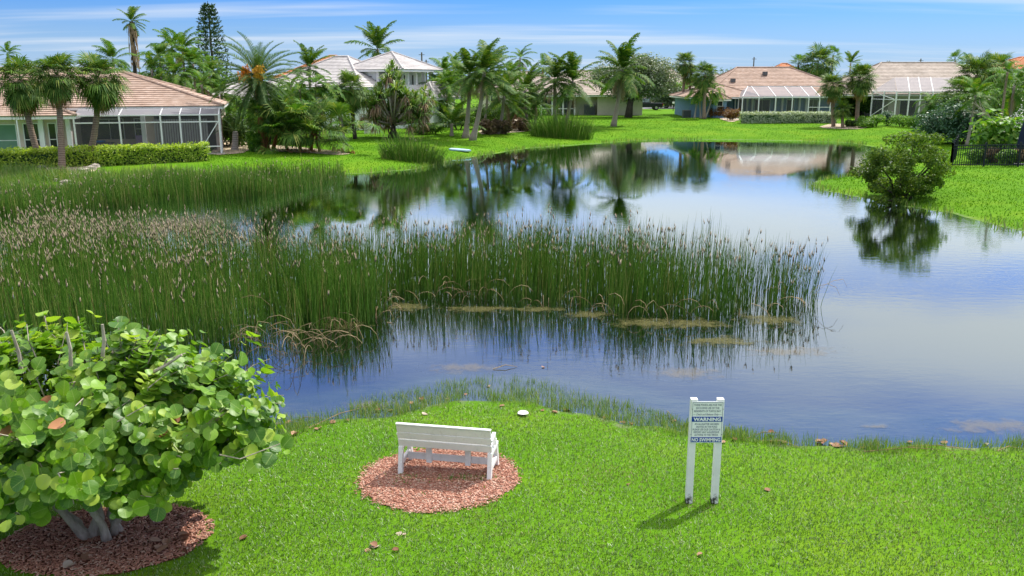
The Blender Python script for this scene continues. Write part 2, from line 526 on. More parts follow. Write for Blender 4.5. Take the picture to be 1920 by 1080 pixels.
M['fence'] = plain_mat('black_fence_paint', (0.012, 0.016, 0.024), 0.45, 0.4, 0.1, 4)
M['navy'] = plain_mat('navy_fabric', (0.012, 0.02, 0.045), 0.8, 0.2, 0.15, 4)
M['blue_cloth'] = plain_mat('blue_cloth', (0.03, 0.16, 0.40), 0.7, 0.3, 0.1, 4)
M['purple_cloth'] = plain_mat('lilac_cloth', (0.30, 0.22, 0.36), 0.7, 0.3, 0.1, 4)
M['grey_box'] = plain_mat('grey_metal', (0.10, 0.105, 0.11), 0.6, 0.4, 0.1, 4)
M['pale_blue'] = plain_mat('pale_blue_plastic', (0.42, 0.60, 0.72), 0.4, 0.4, 0.06, 3)
M['car_paint'] = plain_mat('black_car_paint', (0.010, 0.011, 0.016), 0.2, 0.6, 0.1, 3)
M['car_glass'] = plain_mat('car_glass', (0.20, 0.24, 0.28), 0.08, 0.7, 0.1, 1)
M['tyre'] = plain_mat('tyre_rubber', (0.015, 0.015, 0.015), 0.9, 0.2, 0.1, 4)
M['rim'] = plain_mat('alloy_rim', (0.45, 0.45, 0.46), 0.35, 0.5, 0.05, 4, metal=0.8)
M['tail_lamp'] = plain_mat('red_lens', (0.45, 0.015, 0.012), 0.3, 0.5, 0.05, 4)
M['flag_red'] = plain_mat('flag_red', (0.45, 0.03, 0.05), 0.8, 0.2, 0.1, 4)
M['flag_white'] = plain_mat('flag_white', (0.7, 0.7, 0.7), 0.8, 0.2, 0.05, 4)
M['flag_blue'] = plain_mat('flag_blue', (0.03, 0.05, 0.20), 0.8, 0.2, 0.05, 4)
M['pole_wood'] = plain_mat('weathered_pole', (0.14, 0.12, 0.10), 0.9, 0.1, 0.2, 4)


def screen_mat(name, op, c):
    m, nt, out = mat(name)
    t = NT(nt)
    d = t.n('ShaderNodeBsdfDiffuse'); d.inputs[0].default_value = (*c, 1)
    tr = t.n('ShaderNodeBsdfTransparent')
    mx = t.n('ShaderNodeMixShader'); mx.inputs[0].default_value = op
    t.l(tr.outputs[0], mx.inputs[1]); t.l(d.outputs[0], mx.inputs[2]); t.l(mx.outputs[0], out.inputs[0])
    return m


M['screen'] = screen_mat('insect_screen', 0.42, (0.10, 0.10, 0.11))
M['screen_roof'] = screen_mat('insect_screen_roof', 0.55, (0.34, 0.33, 0.35))

m, nt, out = mat('floating_algae'); t = NT(nt)
pos = t.pos()
nz = t.noise(pos, 3.5, 6, 0.7); nb = t.noise(pos, 30, 3)
c = t.mix(t.rng(nb, .35, .65), (0.05, 0.055, 0.012), (0.17, 0.155, 0.05))
d = t.prin(c, 0.8, 0.2)
tr = t.n('ShaderNodeBsdfTransparent')
uv = t.n('ShaderNodeUVMap').outputs[0]
sp = t.n('ShaderNodeSeparateXYZ'); t.l(uv, sp.inputs[0])
fac = t.rng(t.math('SUBTRACT', nz, t.math('MULTIPLY', sp.outputs[0], 0.42)), 0.20, 0.42, 0, 0.55)
mx = t.n('ShaderNodeMixShader'); t.l(fac, mx.inputs[0]); t.l(tr.outputs[0], mx.inputs[1]); t.l(d, mx.inputs[2])
t.l(mx.outputs[0], out.inputs[0])
M['algae'] = m
m2 = m.copy(); m2.name = 'pale_algae'
for n in m2.node_tree.nodes:
    if n.type == 'MIX':
        n.inputs[6].default_value = (0.24, 0.21, 0.15, 1); n.inputs[7].default_value = (0.46, 0.38, 0.28, 1)
for n in m2.node_tree.nodes:
    if n.type == 'MAP_RANGE':
        n.inputs[4].default_value = 0.26
M['algae_pale'] = m2


# ------------------------------------------------------------------ object helpers
def tag(o, label=None, cat=None, group=None, kind=None):
    if label: o['label'] = label
    if cat: o['category'] = cat
    if group: o['group'] = group
    if kind: o['kind'] = kind
    return o


def link(name, data, parent=None, loc=None):
    o = bpy.data.objects.new(name, data)
    if parent is not None:
        o.parent = parent
    if loc is not None:
        o.location = loc
    col.objects.link(o)
    return o


def thing(name, label, cat, loc, rz=0.0, group=None):
    o = bpy.data.objects.new(name, None)
    o.empty_display_size = 0.2
    o.location = loc
    o.rotation_euler = (0, 0, rz)
    col.objects.link(o)
    return tag(o, label, cat, group)


def np_mesh(name, V, Fc, mats, mi=None, uv=None, smooth=False):
    V = np.ascontiguousarray(V, np.float32); Fc = np.ascontiguousarray(Fc, np.int32)
    me = bpy.data.meshes.new(name)
    me.vertices.add(len(V))
    me.vertices.foreach_set('co', V.ravel())
    n, k = Fc.shape
    me.loops.add(n * k)
    me.loops.foreach_set('vertex_index', Fc.ravel())
    me.polygons.add(n)
    me.polygons.foreach_set('loop_start', np.arange(0, n * k, k, dtype=np.int32))
    for m in (mats if isinstance(mats, (list, tuple)) else [mats]):
        me.materials.append(m)
    if mi is not None:
        me.polygons.foreach_set('material_index', np.ascontiguousarray(mi, np.int32))
    if smooth:
        me.polygons.foreach_set('use_smooth', np.ones(n, bool))
    if uv is not None:
        ul = me.uv_layers.new(name='UVMap')
        ul.data.foreach_set('uv', np.ascontiguousarray(uv, np.float32)[Fc.ravel()].ravel())
    me.update(calc_edges=True)
    return me


class MB:
    def __init__(s):
        s.v, s.f, s.m = [], [], []
        s.k = 0

    def add(s, vs_, fs, mi=None):
        o = len(s.v)
        s.v += [tuple(p) for p in vs_]
        for f in fs:
            s.f.append(tuple(i + o for i in f)); s.m.append(s.k if mi is None else mi)
        return s

    def box(s, x0, x1, y0, y1, z0, z1):
        s.add([(x0, y0, z0), (x1, y0, z0), (x1, y1, z0), (x0, y1, z0), (x0, y0, z1), (x1, y0, z1), (x1, y1, z1), (x0, y1, z1)],
              [(0, 3, 2, 1), (4, 5, 6, 7), (0, 1, 5, 4), (1, 2, 6, 5), (2, 3, 7, 6), (3, 0, 4, 7)])
        return s

    def beam(s, a, b, w, h=None):
        """square bar between two points"""
        h = h or w
        a, b = Vector(a), Vector(b)
        d = (b - a).normalized()
        up = Vector((0, 0, 1)) if abs(d.z) < 0.95 else Vector((0, 1, 0))
        x = d.cross(up).normalized() * w / 2
        y = x.cross(d).normalized() * h / 2
        s.add([a - x - y, a + x - y, a + x + y, a - x + y, b - x - y, b + x - y, b + x + y, b - x + y],
              [(0, 3, 2, 1), (4, 5, 6, 7), (0, 1, 5, 4), (1, 2, 6, 5), (2, 3, 7, 6), (3, 0, 4, 7)])
        return s

    def tube(s, pts, rad, n=8, cap=True, wob=0.0):
        pts = [Vector(p) for p in pts]
        if isinstance(rad, (int, float)):
            rad = [rad] * len(pts)
        o = len(s.v)
        for i, p in enumerate(pts):
            d = (pts[min(i + 1, len(pts) - 1)] - pts[max(i - 1, 0)]).normalized()
            ref = Vector((1, 0, 0)) if abs(d.x) < 0.9 else Vector((0, 1, 0))
            x = d.cross(ref).normalized(); y = d.cross(x)
            for j in range(n):
                a = 2 * math.pi * j / n
                r = rad[i] * (1 + (random.uniform(-wob, wob) if wob else 0))
                s.v.append(tuple(p + x * math.cos(a) * r + y * math.sin(a) * r))
        for i in range(len(pts) - 1):
            for j in range(n):
                s.f.append((o + i * n + j, o + i * n + (j + 1) % n, o + (i + 1) * n + (j + 1) % n, o + (i + 1) * n + j)); s.m.append(s.k)
        if cap:
            s.f.append(tuple(o + j for j in range(n))[::-1]); s.m.append(s.k)
            s.f.append(tuple(o + (len(pts) - 1) * n + j for j in range(n))); s.m.append(s.k)
        return s

    def prism(s, poly, z0, z1):
        n = len(poly)
        s.add([(x, y, z0) for x, y in poly] + [(x, y, z1) for x, y in poly],
              [tuple(range(n))[::-1], tuple(range(n, 2 * n))] + [(i, (i + 1) % n, n + (i + 1) % n, n + i) for i in range(n)])
        return s

    def mesh(s, name, mats, smooth=False):
        me = bpy.data.meshes.new(name)
        me.from_pydata(s.v, [], s.f)
        for m in (mats if isinstance(mats, (list, tuple)) else [mats]):
            me.materials.append(m)
        if any(s.m):
            me.polygons.foreach_set('material_index', s.m)
        if smooth:
            me.polygons.foreach_set('use_smooth', [True] * len(me.polygons))
        me.update()
        return me

    def build(s, name, mats, parent=None, loc=None, smooth=False, bevel=0.0):
        o = link(name, s.mesh(name, mats, smooth), parent, loc)
        if bevel:
            b = o.modifiers.new('bevel', 'BEVEL'); b.width = bevel; b.segments = 2; b.limit_method = 'ANGLE'
        return o


def bpart(parent, name, m, *boxes, bevel=0.0):
    b = MB()
    for q in boxes:
        b.box(*q)
    return b.build(name, M[m], parent, bevel=bevel)


def norm(a):
    return a / np.maximum(np.linalg.norm(a, axis=1, keepdims=True), 1e-9)


def scatter(tv, tf, P, D, N, S, tuv=None):
    """copies of a small template: x axis along D, z axis near N, scaled by S, at P"""
    D = norm(D)
    Yv = norm(np.cross(N, D))
    Z = np.cross(D, Yv)
    S = np.asarray(S, float)
    if S.ndim == 1:
        S = np.stack([S, S, S], 1)
    k = len(tv)
    V = (P[:, None, :] + (tv[None, :, 0:1] * S[:, None, 0:1]) * D[:, None, :] + (tv[None, :, 1:2] * S[:, None, 1:2]) * Yv[:, None, :]
         + (tv[None, :, 2:3] * S[:, None, 2:3]) * Z[:, None, :])
    n = len(P)
    Fc = tf[None] + (np.arange(n) * k)[:, None, None]
    uv = np.tile(tuv, (n, 1)) if tuv is not None else None
    return V.reshape(-1, 3), Fc.reshape(-1, tf.shape[1]), uv


LEAF_V = np.array([(0, 0, 0), (0.5, 0.28, 0.06), (1.0, 0, 0), (0.5, -0.28, 0.06)], float)
LEAF_F = np.array([(0, 2, 1), (0, 3, 2)])


def rand_dirs(n):
    v = rng.normal(size=(n, 3))
    return norm(v)


def leaf_cloud(P, out_dir, size, jitter=0.9, upb=0.5):
    """leaf faces at P, roughly facing out_dir and the sky"""
    n = len(P)
    N = norm(out_dir + rand_dirs(n) * jitter + np.array([0, 0, upb]))
    D = norm(np.cross(N, rand_dirs(n)))
    return scatter(LEAF_V, LEAF_F, P, D, N, size * rng.uniform(0.6, 1.3, n))


def pts_in_poly(poly, n):
    poly = np.array(poly)
    lo, hi = poly.min(0), poly.max(0)
    out = []
    tot = 0
    while tot < n:
        p = rng.uniform(lo, hi, (n * 2, 2))
        ins = np.zeros(len(p), bool)
        for i in range(len(poly)):
            a, b = poly[i], poly[(i + 1) % len(poly)]
            c = ((a[1] > p[:, 1]) != (b[1] > p[:, 1]))
            with np.errstate(divide='ignore', invalid='ignore'):
                xi = (b[0] - a[0]) * (p[:, 1] - a[1]) / (b[1] - a[1]) + a[0]
            ins ^= c & (p[:, 0] < xi)
        out.append(p[ins]); tot += int(ins.sum())
    return np.concatenate(out)[:n]


def vnoise(x, y, s, seed=0):
    """cheap smooth 2-D value noise 0..1"""
    r = np.random.default_rng(100 + seed)
    g = r.random((64, 64))
    u, v = np.asarray(x) * s, np.asarray(y) * s
    i, j = np.floor(u).astype(int), np.floor(v).astype(int)
    fu, fv = u - i, v - j
    fu = fu * fu * (3 - 2 * fu); fv = fv * fv * (3 - 2 * fv)
    q = lambda a, b: g[a % 64, b % 64]
    return (q(i, j) * (1 - fu) + q(i + 1, j) * fu) * (1 - fv) + (q(i, j + 1) * (1 - fu) + q(i + 1, j + 1) * fu) * fv

# ================================================================== SETTING
# ---- ground: one sheet to the horizon, denser near the viewer
def axis(segs):
    out = [segs[0][0]]
    for a, b, st in segs:
        n = max(1, int(round((b - a) / st)))
        out += list(np.linspace(a, b, n + 1)[1:])
    return np.array(out)


gx = axis([(-2500, -300, 220), (-300, -110, 20), (-110, -40, 2.5), (-40, -14, 0.9), (-14, 14, 0.3), (14, 40, 0.8), (40, 110, 2.0), (110, 300, 20), (300, 2500, 220)])
gy = axis([(-200, -20, 30), (-20, 6, 2), (6, 20, 0.28), (20, 50, 0.7), (50, 100, 0.8), (100, 150, 2.5), (150, 400, 25), (400, 4000, 300)])
XX, YY = np.meshgrid(gx, gy)
ZZ = gz(XX, YY)
nx, ny = len(gx), len(gy)
idx = np.arange(nx * ny).reshape(ny, nx)
quads = np.stack([idx[:-1, :-1], idx[:-1, 1:], idx[1:, 1:], idx[1:, :-1]], -1).reshape(-1, 4)
g = link('ground', np_mesh('ground', np.stack([XX, YY, ZZ], -1).reshape(-1, 3), quads, M['lawn'], smooth=True))
tag(g, kind='structure')
b = MB(); b.add([(-75, 8, 0), (75, 8, 0), (75, 110, 0), (-75, 110, 0)], [(0, 1, 2, 3)])
tag(b.build('pond_water', M['water']), kind='structure')


def sheet(name, pts, m, dz=0.02, label=None, res=14):
    """a patch that follows the ground, slightly above it, from world outline points"""
    pts = np.array(pts)
    c = pts.mean(0)
    V = [(c[0], c[1], 0)]
    n = len(pts)
    for k in range(1, res + 1):
        for p in pts:
            q = c + (p - c) * k / res
            V.append((q[0], q[1], 0))
    V = np.array(V)
    V[:, 2] = gz(V[:, 0], V[:, 1]) + dz
    Fc = []
    for j in range(n):
        Fc.append((0, 1 + j, 1 + (j + 1) % n))
    for k in range(res - 1):
        o, q = 1 + k * n, 1 + (k + 1) * n
        for j in range(n):
            a, b_ = j, (j + 1) % n
            Fc += [(o + a, q + a, q + b_), (o + a, q + b_, o + b_)]
    o = link(name, np_mesh(name, V, np.array(Fc), m, smooth=True))
    return tag(o, kind='structure')


def blob(cx, cy, rx, ry, n=40, wob=0.06, seed=0):
    r = random.Random(seed)
    ph = [r.uniform(0, 6.28) for _ in range(4)]
    return [(cx + rx * math.cos(a) * (1 + wob * (math.sin(3 * a + ph[0]) + 0.6 * math.sin(7 * a + ph[1]))),
             cy + ry * math.sin(a) * (1 + wob * (math.sin(4 * a + ph[2]) + 0.6 * math.sin(9 * a + ph[3])))) for a in [2 * math.pi * i / n for i in range(n)]]


_q = G(834, 895)
BENCH = Vector((_q.x + 0.04, _q.y + 0.235, 0))
_q = G(822, 894)
RING_C, RING_R = (_q.x, _q.y), 1.11
sheet('mulch_bed', blob(*RING_C, RING_R, RING_R * 0.98, 64, 0.035, 3), M['mulch_bed'], 0.012)
GRAPE = G(185, 1012)
sheet('soil_bed', blob(GRAPE.x + 0.1, GRAPE.y + 0.05, 1.2, 0.9, 48, 0.08, 5), M['mulch_dark'], 0.012)
# sandy patches beside the palms and hedges on the far side
for pxs in [[(395, 292), (470, 286), (475, 262), (425, 262), (400, 280)], [(445, 282), (560, 286), (640, 292), (660, 288), (560, 276), (470, 270)],
            [(905, 254), (1000, 246), (990, 240), (930, 236), (895, 246)], [(1345, 222), (1372, 230), (1390, 224), (1362, 216)],
            [(1530, 240), (1600, 246), (1630, 240), (1610, 233), (1560, 232)], [(640, 242), (690, 240), (690, 236), (640, 236)],
            [(60, 322), (130, 334), (190, 318), (165, 302), (75, 306)]]:
    p = [tuple(G(*q)[:2]) for q in pxs]
    # smooth the outline a little
    q = []
    for i in range(len(p)):
        a, b_ = Vector(p[i]), Vector(p[(i + 1) % len(p)])
        q += [tuple(a.lerp(b_, 0.2)), tuple(a.lerp(b_, 0.5)), tuple(a.lerp(b_, 0.8))]
    sheet('sand_patch', q, M['sand'], 0.03, res=4)
rd = [tuple(A(px, 200, Y)[:2]) for px, Y in ((1205, 146), (1420, 146), (1420, 165), (1205, 165))]
sheet('road', rd, M['asphalt'], 0.02, res=2)

# ---- grass blades on the near lawn
def grass_patch(name, P, h, w, m, lean=0.7, kind='stuff'):
    n = len(P)
    z = gz(P[:, 0], P[:, 1])
    az = rng.uniform(0, 2 * math.pi, n)
    hh = h * rng.uniform(0.55, 1.25, n)
    ln = rng.uniform(0.15, 1.0, n) * lean
    base = np.stack([P[:, 0], P[:, 1], z - 0.004], 1)
    dirv = np.stack([np.cos(az) * np.sin(ln), np.sin(az) * np.sin(ln), np.cos(ln)], 1)
    wa = az + rng.uniform(1.0, 2.2, n)
    wv = np.stack([np.cos(wa), np.sin(wa), np.zeros(n)], 1) * (w * rng.uniform(0.7, 1.3, n))[:, None]
    mid = base + dirv * (hh * 0.55)[:, None]
    d2 = dirv + np.stack([np.cos(az), np.sin(az), np.zeros(n) - 0.25], 1) * 0.5 * ln[:, None]
    tip = mid + norm(d2) * (hh * 0.5)[:, None]
    V = np.stack([base - wv * .5, base + wv * .5, mid + wv * .5, mid - wv * .5, tip], 1).reshape(-1, 3)
    o = (np.arange(n) * 5)[:, None]
    Fc = np.concatenate([o + np.array([0, 1, 2]), o + np.array([0, 2, 3]), o + np.array([3, 2, 4])], 1).reshape(-1, 3)
    ob = link(name, np_mesh(name, V, Fc, m))
    return tag(ob, kind=kind)


def lawn_points(y0, y1, dens):
    # trapezoid seen by the lens, with a margin to either side
    a = []
    n = int((y1 - y0) * (y0 + y1) * 0.72 * dens)
    p = np.stack([rng.uniform(-1, 1, n), rng.uniform(0, 1, n)], 1)
    y = y0 + (y1 - y0) * p[:, 1]
    x = p[:, 0] * (y * 0.72 + 0.6)
    return np.stack([x, y], 1)


P = np.concatenate([lawn_points(7.4, 10.5, 2100), lawn_points(10.5, 13, 1600), lawn_points(13, 17, 1100)])
dp = pond_dist(P[:, 0], P[:, 1])
ring = ((P[:, 0] - RING_C[0]) ** 2 + (P[:, 1] - RING_C[1]) ** 2) > (RING_R * (0.95 + .10 * vnoise(P[:, 0], P[:, 1], 3.0, 77)) + 0.05 * rng.normal(size=len(P))) ** 2
bed = (((P[:, 0] - GRAPE.x - 0.1) / 1.3) ** 2 + ((P[:, 1] - GRAPE.y - 0.05) / 0.95) ** 2) > (1 + 0.12 * rng.normal(size=len(P)))
keep = (dp > 0.12 * rng.normal(size=len(P)) + 0.18) & ring & bed
bare = vnoise(P[:, 0], P[:, 1], 1.1, 4)
keep &= rng.random(len(P)) < 1.25 - 0.55 * bare
P = P[keep]
dull = rng.random(len(P)) < .11 + .50 * sstep(.60, .86, .6 * vnoise(P[:, 0], P[:, 1], .8, 71) + .4 * vnoise(P[:, 0], P[:, 1], 2.6, 72))
dull |= rng.random(len(P)) < .75 * np.exp(-((P[:, 0] - A(1314, 942, 10).x) ** 2 / .18 + (P[:, 1] - G(1314, 948).y) ** 2 / .03))
grass_patch('lawn_grass', P[~dull], 0.050, 0.0085, M['grass'], 0.95)
grass_patch('dull_lawn_grass', P[dull], 0.045, 0.0085, M['grass_dull'], 1.1)
# taller tufts standing in the shallows along the near edge
sx = []
for a, b_ in zip(POND_PX[3:17], POND_PX[4:18]):
    for _ in range(26):
        u = random.random()
        sx.append((a[0] + (b_[0] - a[0]) * u, a[1] + (b_[1] - a[1]) * u))
tuft = []
for px, py in sx:
    c = W(px, py, 0)
    mid = math.exp(-((px - 960) / 280) ** 2)
    out_ = random.uniform(-0.25, 0.25 + 1.1 * mid + 0.15 * math.exp(-((px - 620) / 150) ** 2)) * (1 if px < 1350 else 0.7)
    k = int(random.uniform(10, 34))
    tuft.append(np.stack([c[0] + rng.normal(0, 0.11, k), c[1] + out_ + rng.normal(0, 0.09, k)], 1))
tuft = np.concatenate(tuft)
grass_patch('shore_grass', tuft, 0.19, 0.007, M['shore_grass'], 0.55)
# short submerged growth on the flooded shelf
p = np.stack([rng.uniform(-6.0, 4.2, 26000), rng.uniform(12.0, 16.9, 26000)], 1)
dd = pond_dist(p[:, 0], p[:, 1])
lim = .35 + 1.15 * np.exp(-(p[:, 0] / 2.6) ** 2) + .5 * np.exp(-((p[:, 0] + 3.6) / 1.3) ** 2)
p = p[(dd < 0.1) & (dd > -lim) & (vnoise(p[:, 0], p[:, 1], 1.6, 9) + .25 * vnoise(p[:, 0], p[:, 1], 5, 10) > 0.46)]
grass_patch('flooded_grass', p, 0.15, 0.008, M['shore_grass'], 0.85)
# rough grass fringe along the far edges
fr_ = []
for a, b_ in zip(POND_PX[20:46], POND_PX[21:47]):
    A0, B0 = np.array(W(*a)), np.array(W(*b_))
    k = int(np.linalg.norm(B0 - A0) * 26)
    u = rng.random((k, 1))
    q = A0 + (B0 - A0) * u + rng.normal(0, 0.22, (k, 2))
    fr_.append(q[vnoise(q[:, 0], q[:, 1], 0.3, 2) > 0.42])
grass_patch('bank_grass', np.concatenate(fr_), 0.33, 0.035, M['shore_grass'], 0.5)


# coarser tufts on the far lawns
p = np.stack([rng.uniform(-1, 1, 360000), 24 + 101 * rng.random(360000) ** 1.0], 1)
p[:, 0] *= p[:, 1] * .63
dd = pond_dist(p[:, 0], p[:, 1])
p = p[(dd > .15) & (p[:, 0] > -.36 * p[:, 1]) & (rng.random(len(p)) < .35 + .9 * vnoise(p[:, 0], p[:, 1], .45, 51))]
grass_patch('far_lawn_grass', p, 0.085, 0.035, M['far_grass'], 1.0)

# ---- reeds
def reeds(name, P, hmean, hsd, rad, seed_frac, lean=0.10, label=None, parent=None, mats=None, lean_dir=None, thing_=None):
    n = len(P)
    z = np.minimum(gz(P[:, 0], P[:, 1]), 0.9) - 0.02
    z = np.maximum(z, -0.5)
    H = np.maximum(rng.normal(0, 1, n) * hsd + hmean, 0.4 * hmean)
    az = rng.uniform(0, 2 * math.pi, n)
    ln = np.abs(rng.normal(0, lean, n))
    dx, dy = np.cos(az) * ln, np.sin(az) * ln
    if lean_dir is not None:
        dx = dx + lean_dir[0]; dy = dy + lean_dir[1]
    ss = np.array([0, 0.4, 0.75, 1.0])
    rr = np.array([1.0, 0.9, 0.65, 0.15]) * rad
    rings = []
    ph = rng.uniform(0, 6.28, n)
    for s, r in zip(ss, rr):
        cx = P[:, 0] + dx * H * s ** 1.6
        cy = P[:, 1] + dy * H * s ** 1.6
        cz = np.maximum(z, 0) * 0 + z + (H - z * 0) * s
        for j in range(3):
            a = ph + j * 2.0944
            rings.append(np.stack([cx + r * np.cos(a), cy + r * np.sin(a), cz], 1))
    V = np.stack(rings, 1)
    k = 12
    o = (np.arange(n) * k)[:, None]
    fl = []
    for i in range(3):
        for j in range(3):
            a, b_, c, d = i * 3 + j, i * 3 + (j + 1) % 3, (i + 1) * 3 + (j + 1) % 3, (i + 1) * 3 + j
            fl += [o + np.array([a, b_, c]), o + np.array([a, c, d])]
    Fc = np.stack(fl, 1).reshape(-1, 3)
    V = V.reshape(-1, 3)
    mi = np.zeros(len(Fc), int)
    # drooping seed heads near the tips
    sf = rng.random(n) < (seed_frac if np.isscalar(seed_frac) else seed_frac)
    ids = np.where(sf)[0]
    if len(ids):
        ids = np.repeat(ids, 2)
        tips = np.stack([P[ids, 0] + dx[ids] * H[ids], P[ids, 1] + dy[ids] * H[ids], z[ids] + H[ids] * rng.uniform(0.93, 0.99, len(ids))], 1)
        tv = np.array([(0, 0, 0), (0.35, 0.16, 0.02), (0.35, -0.10, 0.13), (0.35, -0.10, -0.13), (1, 0, 0)], float)
        tf = np.array([(0, 1, 2), (0, 2, 3), (0, 3, 1), (4, 2, 1), (4, 3, 2), (4, 1, 3)])
        D = norm(rand_dirs(len(ids)) * 0.30 + np.array([0, 0, 1.0]))
        v2, f2, _ = scatter(tv, tf, tips, D, rand_dirs(len(ids)), np.stack([rng.uniform(0.11, 0.21, len(ids)), rng.uniform(.07, .13, len(ids)), rng.uniform(.07, .13, len(ids))], 1))
        Fc = np.concatenate([Fc, f2 + len(V)]); V = np.concatenate([V, v2])
        mi = np.concatenate([mi, np.ones(len(f2), int)])
    me = np_mesh(name, V, Fc, mats or [M['reed'], M['reed_seed']], mi)
    return link(name, me, parent)


# front bed, right wing: a curved band in open water
band = [W(*q) for q in [(700, 606), (740, 572), (850, 556), (950, 570), (1060, 568), (1150, 592), (1300, 596), (1430, 588), (1500, 566),
                        (1492, 548), (1440, 536), (1300, 524), (1150, 510), (1000, 500), (850, 492), (700, 500), (560, 530), (560, 600)]]
P = pts_in_poly(band, 8200)
cl = vnoise(P[:, 0], P[:, 1], 1.3, 21)
keep = cl + rng.uniform(-0.25, 0.35, len(P)) > 0.42
xr = (P[:, 0] - 3.0) / 5.0
keep &= rng.random(len(P)) > np.clip(xr * 0.62, 0, 0.72)
P = P[keep]
tag(reeds('reed_bed', P, 1.98 * (0.86 + 0.26 * vnoise(P[:, 0], P[:, 1], 0.9, 41)), 0.20, 0.0085, 0.09, 0.095, lean_dir=(0.03, 0)), kind='stuff')
# stragglers leaning off the right tip
P = pts_in_poly([W(*q) for q in [(1440, 592), (1535, 575), (1528, 545), (1440, 540)]], 130)
tag(reeds('reed_stragglers', P, 1.6, 0.3, 0.0075, 0.25, 0.12, lean_dir=(0.08, 0)), kind='stuff')
# front bed, left: broad stand with pinkish seed heads
left = [W(*q) for q in [(-420, 640), (150, 655), (420, 650), (560, 632), (690, 612), (720, 575), (690, 540), (600, 514), (480, 505), (340, 482), (150, 472), (-60, 486), (-420, 500)]]
P = pts_in_poly(left, 14000)
cl = vnoise(P[:, 0], P[:, 1], 0.9, 22)
P = P[(cl + rng.uniform(-0.3, 0.4, len(P)) > 0.36)]
sfp = np.clip(0.08 + (-3.0 - P[:, 0]) * 0.05, 0.04, 0.36) * np.clip((P[:, 1] - 19) / 6, 0.15, 1)
tag(reeds('seeding_reed_bed', P, 1.80 * (0.84 + 0.30 * vnoise(P[:, 0], P[:, 1], 0.7, 42)), 0.22, 0.0085, sfp, 0.11), kind='stuff')
# far-left band against the bank
bandl = [W(*q) for q in [(-300, 428), (0, 410), (110, 400), (300, 380), (480, 369), (610, 352), (655, 336), (640, 326), (560, 334), (480, 344), (300, 358), (110, 374), (0, 384), (-300, 398)]]
P = pts_in_poly(bandl, 17000)
cl = vnoise(P[:, 0], P[:, 1], 0.5, 23)
P = P[(cl + rng.uniform(-0.3, 0.4, len(P)) > 0.30)]
tap = np.clip((-0.195 - P[:, 0] / P[:, 1]) / 0.10, 0, 1)
P = P[rng.random(len(P)) < .25 + .75 * tap]
tap = np.clip((-0.195 - P[:, 0] / P[:, 1]) / 0.10, 0, 1)
tag(reeds('bank_reeds', P, 1.45 * (.55 + .45 * tap) * (.78 + .42 * vnoise(P[:, 0], P[:, 1], .6, 43)), 0.26, 0.0125, 0.03, 0.09), kind='stuff')
# rough yellowish sedge between those reeds and the hedge
p = np.stack([rng.uniform(-40, -13, 60000), rng.uniform(38, 54, 60000)], 1)
dd = pond_dist(p[:, 0], p[:, 1])
pxx = p[:, 0] / p[:, 1]
p = p[(dd > -1.5) & (vnoise(p[:, 0], p[:, 1], 0.4, 8) > 0.22) & (p[:, 1] < 49.0 + 3 * vnoise(p[:, 0], p[:, 1], 0.2, 3)) & (pxx < -.30 - .03 * vnoise(p[:, 0], p[:, 1], 0.5, 5))]
grass_patch('bank_sedge', p, 0.62, 0.026, M['shore_grass'], 0.5)


def reed_clump(label, px, py, rx, ry, n, h, group=None):
    c = W(px, py, 0)
    root = thing('reed_clump', label, 'reeds', (c[0], c[1], 0))
    a = rng.uniform(0, 6.283, n); r = np.sqrt(rng.random(n))
    P_ = np.stack([c[0] + rx * r * np.cos(a), c[1] + ry * r * np.sin(a)], 1)
    o = reeds('stems', P_, h * (1.1 - 0.6 * r ** 1.6) * (.75 + .5 * vnoise(P_[:, 0], P_[:, 1], 1.2, 61)), h * 0.20, 0.013, 0.02, 0.20, mats=[M['reed'], M['reed_seed']], lean_dir=(np.cos(a) * r * .42, np.sin(a) * r * .42))
    o.parent = root
    o.matrix_parent_inverse = Matrix.Translation((-c[0], -c[1], 0))
    o['kind'] = 'stuff'
    return root


reed_clump('rounded clump of green reeds at the water edge below the screw pine', 772, 308, 2.2, 1.0, 950, 1.7)
reed_clump('dark clump of reeds at the water edge below two coconut palms', 1052, 266, 3.0, 1.4, 1300, 2.2)

# dry bent stems along the front of the beds
def arcs(name, specs, m, rad=0.007):
    Vs, Fs = [], []
    o = 0
    for (x, y, L, az, drop) in specs:
        pts = []
        for s in np.linspace(0, 1, 7):
            an = 1.25 - drop * s
            pts.append((s, an))
        p_ = np.array([x, y, -0.05]); line = [p_.copy()]
        a0_ = random.uniform(.7, 1.55); kink = random.choice([0, 0, .9]); kp = random.randrange(2, 6)
        for i in range(6):
            an = a0_ - drop * (i / 5.0) * (.4 + .6 * i / 5.0) - (kink if i >= kp else 0)
            p_ = p_ + L / 6 * np.array([math.cos(az) * math.cos(an), math.sin(az) * math.cos(an), math.sin(an)])
            if p_[2] < 0.012: p_[2] = 0.012
            line.append(p_.copy())
        line = np.array(line)
        for j in range(3):
            a = j * 2.094
            off = np.array([math.cos(a) * math.sin(az), math.cos(a) * -math.cos(az), math.sin(a)]) * rad
            Vs.append(line + off)
        for i in range(6):
            for j in range(3):
                a_, b_ = o + j * 7 + i, o + ((j + 1) % 3) * 7 + i
                Fs += [(a_, a_ + 1, b_ + 1), (a_, b_ + 1, b_)]
        o += 21
    ob = link(name, np_mesh(name, np.concatenate(Vs), np.array(Fs), m))
    return tag(ob, kind='stuff')


